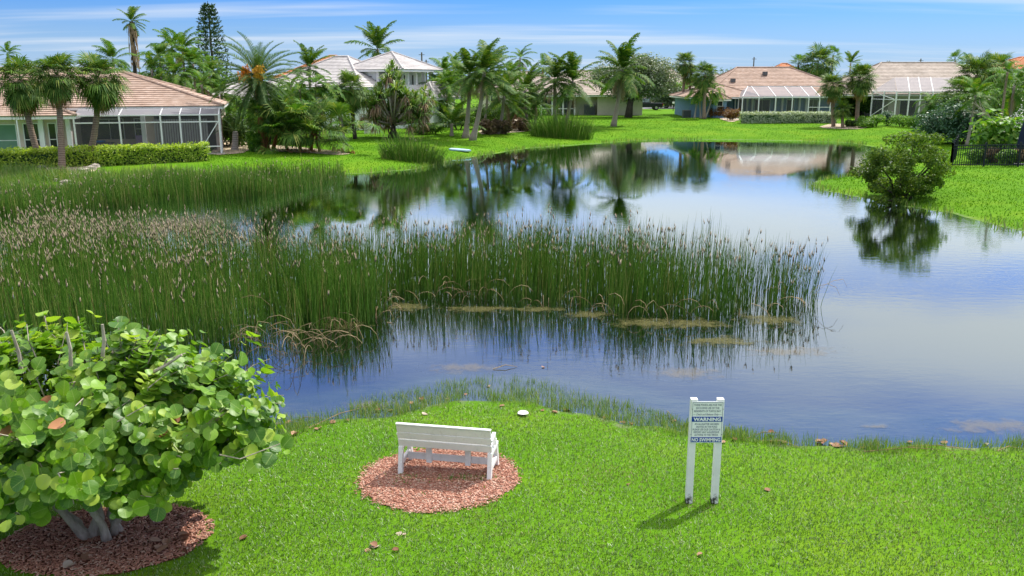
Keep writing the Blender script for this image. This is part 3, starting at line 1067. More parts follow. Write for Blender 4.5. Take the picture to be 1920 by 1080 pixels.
sp_ = []
edge = [(690, 612), (720, 585), (760, 562), (850, 556), (950, 570), (1060, 570), (1150, 594), (1300, 598), (1430, 590), (1520, 572)]
for _ in range(60):
    i = random.randrange(len(edge) - 1); u = random.random()
    x, y = W(edge[i][0] + (edge[i + 1][0] - edge[i][0]) * u, edge[i][1] + (edge[i + 1][1] - edge[i][1]) * u)
    sp_.append((x, y + random.uniform(0, .4), random.uniform(0.7, 1.5), random.uniform(-2.9, 0.1), random.uniform(1.2, 2.6)))
arcs('bent_dry_reeds', sp_, M['reed_dry'])
sp_ = []
for _ in range(60):
    cx, cy = random.choice([(560, 655), (590, 640), (650, 618), (520, 640), (450, 640)])
    x, y = W(cx + random.gauss(0, 22), cy + random.gauss(0, 9))
    sp_.append((x, y, random.uniform(0.6, 1.7), random.uniform(-3.1, 0.3), random.uniform(1.4, 3.0)))
arcs('dry_reed_tangle', sp_, M['reed_dry'], 0.006)


# floating algae and scum
def algae(name, blobs, m):
    b_ = MB(); uv = []
    for (px, py, rx, ry) in blobs:
        cx, cy = W(px, py, 0)
        pl = blob(cx, cy, rx, ry, 28, 0.10, int(px))
        o = len(b_.v)
        vs_ = [(cx, cy, 0.006 + 0.0002 * len(uv) / 29)] + [(x, y, 0.006 + 0.0002 * len(uv) / 29) for x, y in pl]
        b_.add(vs_, [(0, i + 1, (i + 1) % 28 + 1) for i in range(28)])
        uv += [(0, 0)] + [(1, 0)] * 28
    me = np_mesh(name, np.array(b_.v), np.array(b_.f), m, uv=np.array(uv, float))
    return tag(link(name, me), kind='stuff')


algae('floating_algae', [(760, 575, .9, .7), (1110, 590, 1.0, .55), (1220, 606, 1.5, .7), (1300, 606, 1.3, .7), (1440, 600, 1.1, .8), (900, 580, 1.3, .5), (640, 610, 1.0, .6), (1010, 580, 1.2, .4), (1350, 640, 1.4, .6)], M['algae'])
algae('pale_scum', [(1290, 700, 1.2, .5), (870, 690, 1.1, .45), (1870, 800, 1.4, .5), (1480, 660, 1.5, .5), (1640, 800, .35, .12), (700, 760, .8, .3)], M['algae_pale'])

# ================================================================== FOREGROUND THINGS
def chips(name, P, size, m, dz=0.02):
    n = len(P)
    tv = np.array([(-.5, -.5, 0), (.5, -.5, 0), (.5, .5, 0), (-.5, .5, 0), (-.5, -.5, 1), (.5, -.5, 1), (.5, .5, 1), (-.5, .5, 1)], float)
    tf = np.array([(4, 5, 6), (4, 6, 7), (0, 1, 5), (0, 5, 4), (1, 2, 6), (1, 6, 5), (2, 3, 7), (2, 7, 6), (3, 0, 4), (3, 4, 7)])
    az = rng.uniform(0, 6.283, n)
    D = np.stack([np.cos(az), np.sin(az), rng.normal(0, 0.22, n)], 1)
    N = norm(np.stack([rng.normal(0, 0.3, n), rng.normal(0, 0.3, n), np.ones(n)], 1))
    S = np.stack([size * rng.uniform(0.5, 1.5, n), size * rng.uniform(0.18, 0.45, n), size * 0.14 * rng.uniform(0.6, 1.5, n)], 1)
    P3 = np.stack([P[:, 0], P[:, 1], gz(P[:, 0], P[:, 1]) + dz * rng.uniform(0.5, 1.3, n)], 1)
    V, Fc, _ = scatter(tv, tf, P3, D, N, S)
    return tag(link(name, np_mesh(name, V, Fc, m)), kind='stuff')


a = rng.uniform(0, 6.283, 9500); r = RING_R * (1.0 + .05 * rng.normal(size=9500)) * np.sqrt(rng.random(9500))
chips('red_mulch', np.stack([RING_C[0] + r * np.cos(a), RING_C[1] + r * np.sin(a)], 1), 0.038, M['mulch_red'])
a = rng.uniform(0, 6.283, 5200); r = np.sqrt(rng.random(5200)) * 0.98
chips('brown_mulch', np.stack([GRAPE.x + .1 + 1.3 * r * np.cos(a), GRAPE.y + .05 + .95 * r * np.sin(a)], 1), 0.045, M['mulch_brown'])
# weeds that have come up through the mulch below the bench
p = np.stack([rng.normal(BENCH.x + .26, 0.22, 500), rng.normal(BENCH.y - .30, 0.06, 500)], 1)
p = np.concatenate([p, np.stack([rng.normal(BENCH.x - .57, 0.12, 160), rng.normal(BENCH.y - .27, 0.10, 160)], 1), np.stack([RING_C[0] + rng.uniform(-.9, .9, 90), RING_C[1] + rng.uniform(-.8, .3, 90)], 1)])
grass_patch('mulch_weeds', p, 0.05, 0.016, M['shore_grass'], 0.9)

# ---- bench: back to the viewer, looking over the pond
bz = gz1(BENCH.x, BENCH.y) + 0.012
bench = thing('bench', 'white resin garden bench on a round bed of red mulch, its back to the lawn', 'bench', (BENCH.x, BENCH.y, bz), R(-10.5))
HW = 0.655
# back: three boards in a slightly reclined frame; y points to the pond
def tilt_board(name, x0, x1, zc_, h, yc, tlt, th, m='white_resin'):
    b_ = MB().box(x0, x1, -th / 2, th / 2, -h / 2, h / 2)
    o = b_.build(name, M[m], bench, (0, yc, zc_), bevel=0.005)
    o.rotation_euler = (tlt, 0, 0)
    return o


TL = R(14)
for i, (zc_, h) in enumerate([(0.470, 0.116), (0.594, 0.112), (0.715, 0.118)]):
    tilt_board('back_board', -0.685, 0.685, zc_, h, -0.195 - (zc_ - 0.47) * math.tan(TL) * 1.0, TL, 0.034)
bpart(bench, 'back_rim', 'white_resin', (-0.69, 0.69, -0.302, -0.245, 0.776, 0.796), bevel=0.006)
for y0, y1 in ((-0.145, 0.0), (0.008, 0.135), (0.143, 0.28)):
    bpart(bench, 'seat_board', 'white_resin', (-0.66, 0.66, y0, y1, 0.405, 0.432), bevel=0.005)
for s in (-1, 1):
    x = s * HW
    lg = MB(); lg.beam((x, -0.17, 0.40), (x, -0.235, 0.0), 0.062, 0.085); lg.build('rear_leg', M['white_resin'], bench, bevel=0.006)
    lg = MB(); lg.beam((x, 0.19, 0.40), (x, 0.285, 0.0), 0.062, 0.085); lg.build('front_leg', M['white_resin'], bench, bevel=0.006)
    bpart(bench, 'seat_bearer', 'white_resin', (x - 0.033, x + 0.033, -0.20, 0.26, 0.345, 0.402), bevel=0.005)
    bpart(bench, 'side_rail', 'white_resin', (x - 0.024, x + 0.024, -0.205, 0.245, 0.12, 0.19), bevel=0.005)
    ap = MB().beam((s * 0.675, -0.23, 0.60), (s * 0.675, 0.02, 0.62), 0.05, 0.035)
    ap.beam((s * 0.675, 0.0, 0.605), (s * 0.675, 0.05, 0.43), 0.045, 0.05)
    ap.build('arm_bracket', M['white_resin'], bench, bevel=0.004)
    bpart(bench, 'brace', 'white_resin', (s * 0.29 - 0.04, s * 0.29 + 0.04, -0.03, 0.03, 0.10, 0.404), bevel=0.004)
bpart(bench, 'stretcher', 'white_resin', (-0.63, 0.63, 0.031, 0.062, 0.115, 0.215), bevel=0.004)

# ---- warning sign on two posts
SB = G(1314, 942)
SY = SB.y
sign = thing('warning_sign', 'white pond warning sign with blue bands on two white posts with blackened feet', 'sign', (SB.x, SB.y, SB.z))
sxl, sxr = A(1291, 942, SY).x - SB.x, A(1339, 942, SY).x - SB.x
PW = 0.089
ztop = A(1326, 747, SY).z - SB.z
for x in (sxl, sxr):
    MB().box(-PW / 2, PW / 2, -PW / 2, PW / 2, -0.05, ztop).build('post', M['post'], sign, (x, 0, 0), bevel=0.006)
ff = -PW / 2
pz1 = A(1326, 752.5, SY + ff).z - SB.z
pz0 = A(1326, 829.5, SY + ff).z - SB.z
pw = (A(1357, 790, SY + ff).x - A(1297, 790, SY + ff).x)
pcx = (sxl + sxr) / 2
pn = bpart(sign, 'panel', 'sign_white', (pcx - pw / 2, pcx + pw / 2, ff - 0.009, ff - 0.001, pz0, pz1))
PH = pz1 - pz0
bd = MB()
e = 0.012
yb0, yb1 = ff - 0.0115, ff - 0.0091
for q in ((pcx - pw / 2 + e, pcx + pw / 2 - e, pz1 - e - .004, pz1 - e), (pcx - pw / 2 + e, pcx - pw / 2 + e + .004, pz0 + 0.09 * PH, pz1 - e - .004),
          (pcx + pw / 2 - e - .004, pcx + pw / 2 - e, pz0 + 0.09 * PH, pz1 - e - .004)):
    bd.box(q[0], q[1], yb0, yb1, q[2], q[3])
bd.build('border', M['sign_ink'], sign)


def band_(f0, f1):
    return bpart(sign, 'blue_band', 'sign_blue', (pcx - pw / 2 + 0.008, pcx + pw / 2 - 0.008, ff - 0.0125, ff - 0.0092, pz1 - f1 * PH, pz1 - f0 * PH))


band_(0.365, 0.485)
band_(0.865, 0.985)


def lettering(txt, f0, f1, width, m, bold=0.0, shear=0.0):
    cu = bpy.data.curves.new('lettering', 'FONT')
    cu.body = txt
    cu.align_x = 'CENTER'
    cu.size = 1.0
    cu.offset = bold
    cu.shear = shear
    cu.extrude = 0.004
    cu.resolution_u = 3
    o = bpy.data.objects.new('lettering_curve', cu)
    col.objects.link(o)
    dg = bpy.context.evaluated_depsgraph_get()
    me = bpy.data.meshes.new_from_object(o.evaluated_get(dg))
    bpy.data.objects.remove(o)
    co = np.zeros(len(me.vertices) * 3); me.vertices.foreach_get('co', co); co = co.reshape(-1, 3)
    lo, hi = co.min(0), co.max(0)
    zl, zh = pz1 - f1 * PH, pz1 - f0 * PH
    X = (co[:, 0] - (lo[0] + hi[0]) / 2) / (hi[0] - lo[0]) * width * pw + pcx
    Zz = zl + (co[:, 1] - lo[1]) / (hi[1] - lo[1]) * (zh - zl)
    Yy = (ff - (0.0136 if m == 'sign_white' else 0.0105)) - co[:, 2] / 0.004 * 0.0008
    me.vertices.foreach_set('co', np.stack([X, Yy, Zz], 1).ravel())
    me.materials.clear(); me.materials.append(M[m])
    me.name = 'lettering'
    link('lettering', me, sign)


for txt, f0, f1, w, m_, bo, sh in [
        ('THESE PONDS ARE FOR THE', .058, .105, .86, 'sign_ink', 0, 0), ('EXCLUSIVE USE OF THE', .132, .179, .72, 'sign_ink', 0, 0),
        ('RESIDENTS OF TURTLE BAY', .206, .253, .84, 'sign_ink', 0, 0), ('— Catch and Release Only —', .286, .342, .88, 'sign_ink', 0, .25),
        ('WARNING', .382, .468, .86, 'sign_white', .035, 0),
        ('AN ALLIGATOR HAS BEEN', .520, .566, .76, 'sign_ink', 0, 0), ('SIGHTED IN THE POND', .588, .632, .66, 'sign_ink', 0, 0),
        ('PLEASE USE DUE CAUTION &', .652, .698, .86, 'sign_ink', 0, 0), ('REPORT ANY AGGRESSIVE', .718, .764, .80, 'sign_ink', 0, 0),
        ('ACTIONS TO THE TBHOA', .784, .830, .74, 'sign_ink', 0, 0), ('NO SWIMMING', .882, .968, .90, 'sign_white', .03, 0)]:
    lettering(txt, f0, f1, w, m_, bo, sh)
for x in (-1, 1):
    for f in (0.18, 0.80):
        z = pz1 - f * PH
        s_ = MB(); s_.tube([(pcx + x * (pw / 2 - 0.007), ff - 0.013, z), (pcx + x * (pw / 2 - 0.007), ff - 0.0093, z)], 0.0055, 8)
        s_.build('screw', M['screw'], sign)

# ---- sea grape: several pale trunks, a wide trimmed crown of round leaves
grape = thing('sea_grape_bush', 'broad sea grape bush with round glossy leaves and pale twisted trunks', 'bush', GRAPE)
CC = np.array([0.02, 0.15, 1.43])            # crown centre, local
CR = np.array([2.28, 1.5, 1.24])


def crown_shape(d):
    """radius multiplier for a direction: flat clipped top, hanging skirts, a lobe to the right"""
    r = 1.0 + 0.09 * np.sin(d[:, 0] * 5 + d[:, 2] * 4) + 0.08 * np.sin(d[:, 1] * 6 + d[:, 0] * 3 + 1.0)
    r *= np.where(d[:, 2] < -0.6, 0.86, 1.0)
    r *= 1 + 0.10 * np.exp(-((d[:, 0] - 0.95) / 0.3) ** 2)
    r *= np.where((d[:, 0] > 0.25) & (d[:, 2] < -0.25), 0.78, 1.0)
    return r


# leaf: round, notched at the stalk, folded along the midrib
ang = np.linspace(0.25, 2 * math.pi - 0.25, 13)
lv = [(0.06, 0, 0)]
for q in ang:
    x = 0.5 - 0.5 * math.cos(q); y = 0.54 * math.sin(q)
    lv.append((x, y, 0.26 * abs(y) - 0.16 * (x - 0.45) ** 2 + 0.035 * math.sin(4 * q + 1)))
GL_V = np.array(lv); GL_V = np.concatenate([GL_V, [(0.45, 0, -0.01), (0.72, 0, -0.005)]])
kk = 14
GL_F = []
for i in range(1, 13):
    c_ = 0 if (i < 3 or i > 10) else (kk if i < 5 or i > 8 else kk + 1)
    GL_F.append((c_, i, i + 1))
GL_F += [(0, 3, kk), (0, kk, 11), (kk, 5, kk + 1), (kk, kk + 1, 9)]
GL_F = np.array(GL_F)
GL_UV = np.stack([GL_V[:, 1] / 1.08 + 0.5, GL_V[:, 0]], 1)

# boughs end in separate clumps of twigs, so the outline is lumpy with gaps between
nb = 92
bd_ = []
for i in range(nb):
    zz_ = 0.98 - 1.80 * (i + .5) / nb
    a_ = i * 2.39996
    bd_.append((math.cos(a_) * math.sqrt(max(0, 1 - zz_ * zz_)), math.sin(a_) * math.sqrt(max(0, 1 - zz_ * zz_)), zz_))
bd_ = norm(np.array(bd_) + rng.normal(0, .10, (nb, 3)))
brad = crown_shape(bd_) * rng.uniform(0.76, 1.0, nb)
bpos = CC + bd_ * CR * brad[:, None]
d, tipP = [], []
for i in range(nb):
    k = int(rng.integers(12, 21))
    o_ = rng.normal(0, 1, (k, 3)) * np.array([.23, .22, .17])
    tipP.append(bpos[i] + o_); d.append(norm(bd_[i] + o_ * 1.1))
inner = rand_dirs(560)
d.append(inner); tipP.append(CC + inner * CR * rng.uniform(.40, .84, (560, 1)))
d = np.concatenate(d); tipP = np.concatenate(tipP)
ok = (tipP[:, 2] > .30) & ~((tipP[:, 2] < 1.02) & (np.abs(tipP[:, 0] + .02) < .62) & (tipP[:, 1] < .5)) & ~((tipP[:, 0] > .35) & (tipP[:, 2] < .35 + .45 * tipP[:, 0]))
d, tipP = d[ok], tipP[ok]
tipP[:, 2] = np.where(tipP[:, 2] > CC[2] + 1.12, CC[2] + 1.12 + (tipP[:, 2] - CC[2] - 1.12) * 0.5, tipP[:, 2])
LP, LD, LN, LS = [], [], [], []
for i in range(len(d)):
    k = rng.integers(5, 9)
    ax = norm((d[i] + np.array([0, 0, 0.55]) + rng.normal(0, 0.35, 3))[None])[0]
    for j in range(k):
        s = j / k
        p0 = tipP[i] - ax * 0.30 * (1 - s) + rng.normal(0, 0.035, 3)
        az_ = j * 2.6 + rng.uniform(-.5, .5)
        side = np.cross(ax, np.array([math.cos(az_), math.sin(az_), 0.3])); side /= np.linalg.norm(side) + 1e-9
        LP.append(p0); LD.append(side + ax * 0.45 * s + np.array([0, 0, 0.05]))
        LN.append(ax * 0.75 + d[i] * 0.55 + np.array([0, -0.12, 0.45]) + rng.normal(0, 0.30, 3))
        LS.append(rng.choice([rng.uniform(0.065, 0.115), rng.uniform(0.10, 0.15), rng.uniform(0.135, 0.185)]) * (1 - 0.45 * s * (j == k - 1)))
LP, LD, LN, LS = map(np.array, (LP, LD, LN, LS))
camL = np.array([0, 0, CAMZ]) - np.array(GRAPE)
vis = ((LP - CC) / CR * norm(camL - LP)).sum(1) + rng.uniform(-0.35, 0.35, len(LP)) + LS * 2.5
order = np.argsort(-vis)
near, rest = order[:290], order[290:]
V, Fc, uv = scatter(GL_V, GL_F, LP[rest], LD[rest], LN[rest], LS[rest], GL_UV)
tag(link('foliage', np_mesh('foliage', V, Fc, M['seagrape'], uv=uv, smooth=True), grape), kind='stuff')
leaf_me = np_mesh('leaf', GL_V, GL_F, M['seagrape'], uv=GL_UV, smooth=True)
leaf_dry = np_mesh('dry_leaf', GL_V, GL_F, M['seagrape_dry'], uv=GL_UV, smooth=True)


def frame_euler(D, N):
    D = Vector(D).normalized()
    Y_ = Vector(N).cross(D).normalized()
    Z_ = D.cross(Y_)
    return Matrix((D, Y_, Z_)).transposed().to_euler()


for q, i in enumerate(near):
    o = link('leaf', leaf_dry if q % 58 == 7 else leaf_me, grape, LP[i])
    o.rotation_euler = frame_euler(LD[i], LN[i])
    o.scale = (LS[i],) * 3
# woody structure
for (bx_, by_, tx, ty, tz, r0) in [(-.22, 0, -.9, .1, 1.5, .075), (-.05, .05, -.2, .3, 1.7, .09), (.05, -.08, .35, -.2, 1.6, .065), (.2, .06, .9, .2, 1.35, .06), (-.3, .1, -1.3, .4, 1.2, .055), (.12, .15, .5, .6, 1.6, .06)]:
    pts = []
    for s in np.linspace(0, 1, 7):
        w_ = 0.09 * math.sin(s * 10 + bx_ * 20)
        pts.append((bx_ + (tx - bx_) * s ** 1.5 + w_, by_ + (ty - by_) * s ** 1.4 + 0.05 * math.cos(s * 8), -0.03 + tz * s))
    MB().tube(pts, [r0 * 1.1] + [r0 * .78 * (1 - 0.55 * s) for s in np.linspace(0.1, 1, 6)], 9, wob=0.16).build('trunk', M['grey_trunk'], grape, smooth=True)
tw = MB()
for i in range(0, len(d), 3):
    q = CC + (tipP[i] - CC) * 0.72 + np.array([0, 0, -0.12]) + rng.normal(0, .06, 3)
    mid_ = (q + tipP[i]) / 2 + rng.normal(0, 0.08, 3)
    tw.tube([q, mid_, tipP[i]], [0.010, 0.008, 0.005], 4, cap=False)
tag(tw.build('twigs', M['grey_trunk'], grape), kind='stuff')
for (x, y, z0, dx, dz) in [(-.75, -.6, 2.3, -.12, .52), (-.35, -.5, 2.35, -.05, .50), (0.42, -0.2, 2.45, .04, .38), (.95, -.3, 2.25, .42, .25), (.15, -.4, 2.4, 0, .4)]:
    MB().tube([(x, y, z0), (x + dx * .5 + .02, y, z0 + dz * .5), (x + dx, y, z0 + dz)], [0.022, 0.019, 0.015], 6).build('cut_branch', M['grey_trunk'], grape)

# ---- dead leaves lying about
litter_v = GL_V.copy(); litter_v[:, 2] = np.abs(litter_v[:, 1]) * 0.35 + 0.02 * np.sin(litter_v[:, 0] * 9) + 0.01
litter_me = [np_mesh('fallen_leaf', litter_v * np.array([1, k_, h_]), GL_F, M['litter'], smooth=True) for k_, h_ in ((1, 1), (0.8, 1.8), (1, 0.5))]


def litter(px, py, s, label, group, z=None):
    p_ = G(px, py)
    if z is not None or p_.z < 0.01:
        p_ = Vector((*W(px, py, 0.0), 0.008))
    o = link('fallen_leaf', random.choice(litter_me), None, p_ + Vector((0, 0, 0.012 if p_.z > .02 else 0)))
    o.rotation_euler = (random.uniform(-.25, .25), random.uniform(-.25, .25), random.uniform(0, 6.28))
    s *= .72
    o.scale = (s, s, s)
    return tag(o, label, 'leaf', group)


L1 = ('curled dry leaf lying on open lawn', 'dry leaves scattered on the lawn')
for px, py, s in [(465, 1008, .15), (697, 1030, .15), (735, 1034, .12), (705, 1028, .14), (748, 999, .1), (1308, 1044, .1), (1445, 921, .12), (1178, 908, .07), (472, 903, .06), (762, 1004, .07), (685, 1031, .1)]:
    litter(px, py, s, *L1)
L2 = ('reddish dead leaf along the grassy waterline', 'dead leaves along the near waterline')
for px, py, s in [(788, 747, .16), (778, 755, .13), (840, 751, .12), (800, 776, .15), (630, 792, .15), (652, 791, .12), (600, 803, .18), (560, 814, .2), (492, 822, .15), (538, 790, .15), (712, 770, .13), (735, 770, .12),
                  (936, 762, .14), (1056, 770, .17), (1035, 774, .15), (1014, 770, .1), (1130, 782, .12), (1168, 790, .15), (1185, 794, .12), (1265, 790, .12), (1440, 812, .15),
                  (1528, 830, .18), (1540, 834, .2), (1552, 832, .16), (1560, 838, .2), (1586, 838, .2), (1575, 836, .14), (1460, 830, .18), (1470, 832, .14), (1770, 833, .14), (1700, 828, .12), (1380, 828, .14), (1358, 832, .12), (1018, 688, .1), (920, 726, .12), (870, 740, .11), (1620, 838, .13), (1850, 836, .14)]:
    litter(px + random.uniform(-2, 2), py, s, *L2)
L3 = ('dead leaf lying on the brown mulch below the sea grape', 'dead leaves under the sea grape')
for _ in range(16):
    a_ = random.uniform(-1.9, 1.2)
    p_ = Vector((GRAPE.x + 0.1 + 1.15 * math.cos(a_) * random.uniform(.5, 1), GRAPE.y + 0.8 * math.sin(a_) * random.uniform(.4, 1), 0))
    p_.z = gz1(p_.x, p_.y) + 0.035
    o = link('fallen_leaf', random.choice(litter_me), None, p_)
    o.rotation_euler = (random.uniform(-.3, .3), random.uniform(-.3, .3), random.uniform(0, 6.28))
    s = random.uniform(.1, .16); o.scale = (s, s, s)
    tag(o, L3[0], 'leaf', L3[1])
o = link('fallen_leaf', litter_me[2].copy(), None, G(970, 778) + Vector((0, 0, .03))); o.scale = (.2, .2, .2)
o.data.materials[0] = M['blind']
tag(o, 'bleached whitish dead leaf on the lawn behind the bench', 'leaf')
# dry stalks washed up along the edge
for (x0, y0, x1, y1) in [(1400, 822, 1462, 808), (1620, 848, 1790, 846), (1700, 838, 1830, 846), (1262, 790, 1250, 766), (580, 806, 690, 758), (545, 790, 600, 780), (1430, 826, 1500, 836), (1870, 848, 1915, 840), (925, 690, 970, 684)]:
    p0, p1 = Vector((*W(x0, y0, .03), .03)), Vector((*W(x1, y1, .05), .05))
    for p_ in (p0, p1):
        p_.z = max(gz1(p_.x, p_.y) + 0.02, 0.012)
    mid_ = (p0 + p1) / 2 + Vector((0, .03, .05)); mid_.z = max(mid_.z, gz1(mid_.x, mid_.y) + .02)
    q = MB().tube([p0 - p0, mid_ - p0, p1 - p0], [.009, .008, .004], 5)
    tag(q.build('dry_stalk', M['reed_dry'], None, p0), 'thin straw coloured dry stalk lying at the near waterline', 'stalk', 'dry stalks at the waterline')

# ================================================================== PALMS
def tri_mesh(name, Vs, Fs, m):
    return np_mesh(name, np.array(Vs), np.array(Fs), m)


def pinnate(name, m, L, pitch, bend, pairs, ll, lw, droop, vee=0.0, fwd=0.6, petiole=0.14, seed=0):
    r = random.Random(seed)
    nS = 12
    pts = [Vector((0, 0, 0))]; tans = []
    for i in range(nS):
        s = (i + .5) / nS
        a = pitch - bend * s ** 1.25
        a = max(a, -1.5)
        T = Vector((math.cos(a), 0, math.sin(a)))
        tans.append(T); pts.append(pts[-1] + T * L / nS)
    Vs, Fs = [], []

    def tri(*p):
        o = len(Vs); Vs.extend(tuple(q) for q in p); Fs.append((o, o + 1, o + 2))
    # rachis: three-sided, tapering
    for i in range(nS):
        r0, r1 = 0.022 * L / 3 * (1 - i / nS * .85), 0.022 * L / 3 * (1 - (i + 1) / nS * .85)
        o = len(Vs)
        for p, q in ((pts[i], r0), (pts[i + 1], r1)):
            for k in range(3):
                a = k * 2.094
                Vs.append((p.x, p.y + q * math.cos(a), p.z + q * math.sin(a)))
        for k in range(3):
            a, b_ = o + k, o + (k + 1) % 3
            Fs.append((a, b_, b_ + 3)); Fs.append((a, b_ + 3, a + 3))
    for k in range(pairs):
        s = petiole + (1 - petiole) * (k + .5) / pairs
        fi = s * nS; i = min(int(fi), nS - 1)
        p = pts[i].lerp(pts[i + 1], fi - i); T = tans[i]
        Nn = Vector((0, 1, 0)).cross(T) * -1
        if Nn.z < 0 and abs(T.z) < 0.9: Nn = -Nn
        ln = ll * (0.30 + 0.70 * math.sin(math.pi * min(1, (s - petiole) / (1 - petiole) * 0.80 + 0.16)))
        for sd in (-1, 1):
            fw = fwd + r.uniform(-.12, .12) + 0.5 * max(0, s - .7)
            d = (Vector((0, sd, 0)) * math.cos(fw) + T * math.sin(fw) + Nn * (vee + r.uniform(-.12, .12))).normalized()
            lq = ln * r.uniform(.85, 1.1)
            w = T * lw * .5
            m1 = p + d * lq * .5
            m1.z -= droop * lq * .10
            tip = p + d * lq * (1 - 0.25 * droop)
            tip.z -= droop * lq * .62
            o = len(Vs)
            Vs.extend([tuple(p - w), tuple(p + w), tuple(m1 + w * .9), tuple(m1 - w * .9), tuple(tip)])
            Fs.extend([(o, o + 1, o + 2), (o, o + 2, o + 3), (o + 3, o + 2, o + 4)])
    return tri_mesh(name, Vs, Fs, m)


def fan(name, m, Lp, pitch, bend, Rr, segs, droop, seed=0):
    r = random.Random(seed)
    if pitch > .5: droop *= .45
    pts = [Vector((0, 0, 0))]; nS = 5
    for i in range(nS):
        a = pitch - bend * ((i + .5) / nS)
        T = Vector((math.cos(a), 0, math.sin(a)))
        pts.append(pts[-1] + T * Lp / nS)
    a = pitch - bend * 1.25
    T = Vector((math.cos(a), 0, math.sin(a)))
    N = Vector((-math.sin(a), 0, math.cos(a)))
    Vs, Fs = [], []
    for i in range(nS):
        o = len(Vs)
        for p in (pts[i], pts[i + 1]):
            Vs.extend([(p.x, -.018, p.z), (p.x, .018, p.z), (p.x, 0, p.z + .02)])
        for k in range(3):
            q, b_ = o + k, o + (k + 1) % 3
            Fs += [(q, b_, b_ + 3), (q, b_ + 3, q + 3)]
    c = pts[-1]
    tot = 2.15
    for i in range(segs):
        ph = -tot + 2 * tot * (i + .5) / segs
        ln = Rr * (0.72 + 0.28 * math.cos(ph * .8)) * r.uniform(.88, 1.08)
        d = T * math.cos(ph) + Vector((0, 1, 0)) * math.sin(ph)
        side = (T * -math.sin(ph) + Vector((0, 1, 0)) * math.cos(ph))
        w = ln * tot / segs * 0.46
        m1 = c + d * ln * .55 + N * (0.16 * ln * (1 if i % 2 else .6) * abs(math.sin(ph)) + 0.02)
        tip = c + d * ln * (1 - .3 * droop * r.uniform(.5, 1.2))
        tip.z -= ln * droop * r.uniform(.35, .8)
        o = len(Vs)
        Vs += [tuple(c), tuple(m1 - side * w), tuple(m1 + side * w), tuple(tip)]
        Fs += [(o, o + 1, o + 2), (o + 1, o + 3, o + 2)]
    return tri_mesh(name, Vs, Fs, m)


PITCHES = [85, 66, 48, 30, 10, -12, -38]
KINDS = {}


def kind_set(key, maker):
    KINDS[key] = [[maker(R(p), v) for v in range(2)] for p in PITCHES]


kind_set('coco', lambda p, v: pinnate('frond', M['coco'], 3.1, p, .92 if p > 0 else .55, 44, .78, .075, .62, .12, .60, .15, 3 + v))
kind_set('coco_dead', lambda p, v: pinnate('dead_frond', M['dead'], 2.4, min(p, R(-20)), 1.0, 24, .55, .06, 1.1, 0, .7, .14, 13 + v))
kind_set('date', lambda p, v: pinnate('frond', M['datep'], 3.3, p, .95 if p > -.1 else .65, 46, .46, .045, .15, .42, .72, .10, 23 + v))
kind_set('queen', lambda p, v: pinnate('frond', M['queen'], 2.7, p, 1.2 if p > 0 else .65, 38, .70, .065, .8, .2, .5, .18, 33 + v))
kind_set('arch', lambda p, v: pinnate('frond', M['queen'], 1.8, p, 1.9 if p > 0 else .9, 26, .48, .065, .55, .25, .5, .14, 43 + v))
kind_set('fan', lambda p, v: fan('frond', M['sabal'], .80, p, .28, 1.08, 28, .50, 53 + v))
kind_set('fan_dead', lambda p, v: fan('dead_frond', M['dead_fan'], .85, min(p, R(-38)), .5, .8, 20, 1.2, 63 + v))
kind_set('fan_wash', lambda p, v: fan('frond', M['queen'], .9, p, .25, .85, 22, .35, 73 + v))


def trunk(root, base, top, r0, r1, m, bow=0.0, flare=1.5, ridge=0.0, n=14, name='trunk'):
    base, top = Vector(base), Vector(top)
    pts, rad = [], []
    hx = (top - base); hx.z = 0
    for i in range(n + 1):
        s = i / n
        p = base.lerp(top, s)
        # leaning palms curve upward: lean is spent low on the trunk
        p += hx * (bow * math.sin(math.pi * s) * .5)
        pts.append(p - base)
        q = r0 + (r1 - r0) * s
        q *= 1 + (flare - 1) * math.exp(-s * 9)
        if ridge: q *= 1 + ridge * (i % 2)
        rad.append(q)
    pts[0].z -= .15
    MB().tube(pts, rad, 9, wob=.05).build(name, M[m], root, smooth=True)
    return pts[-1]


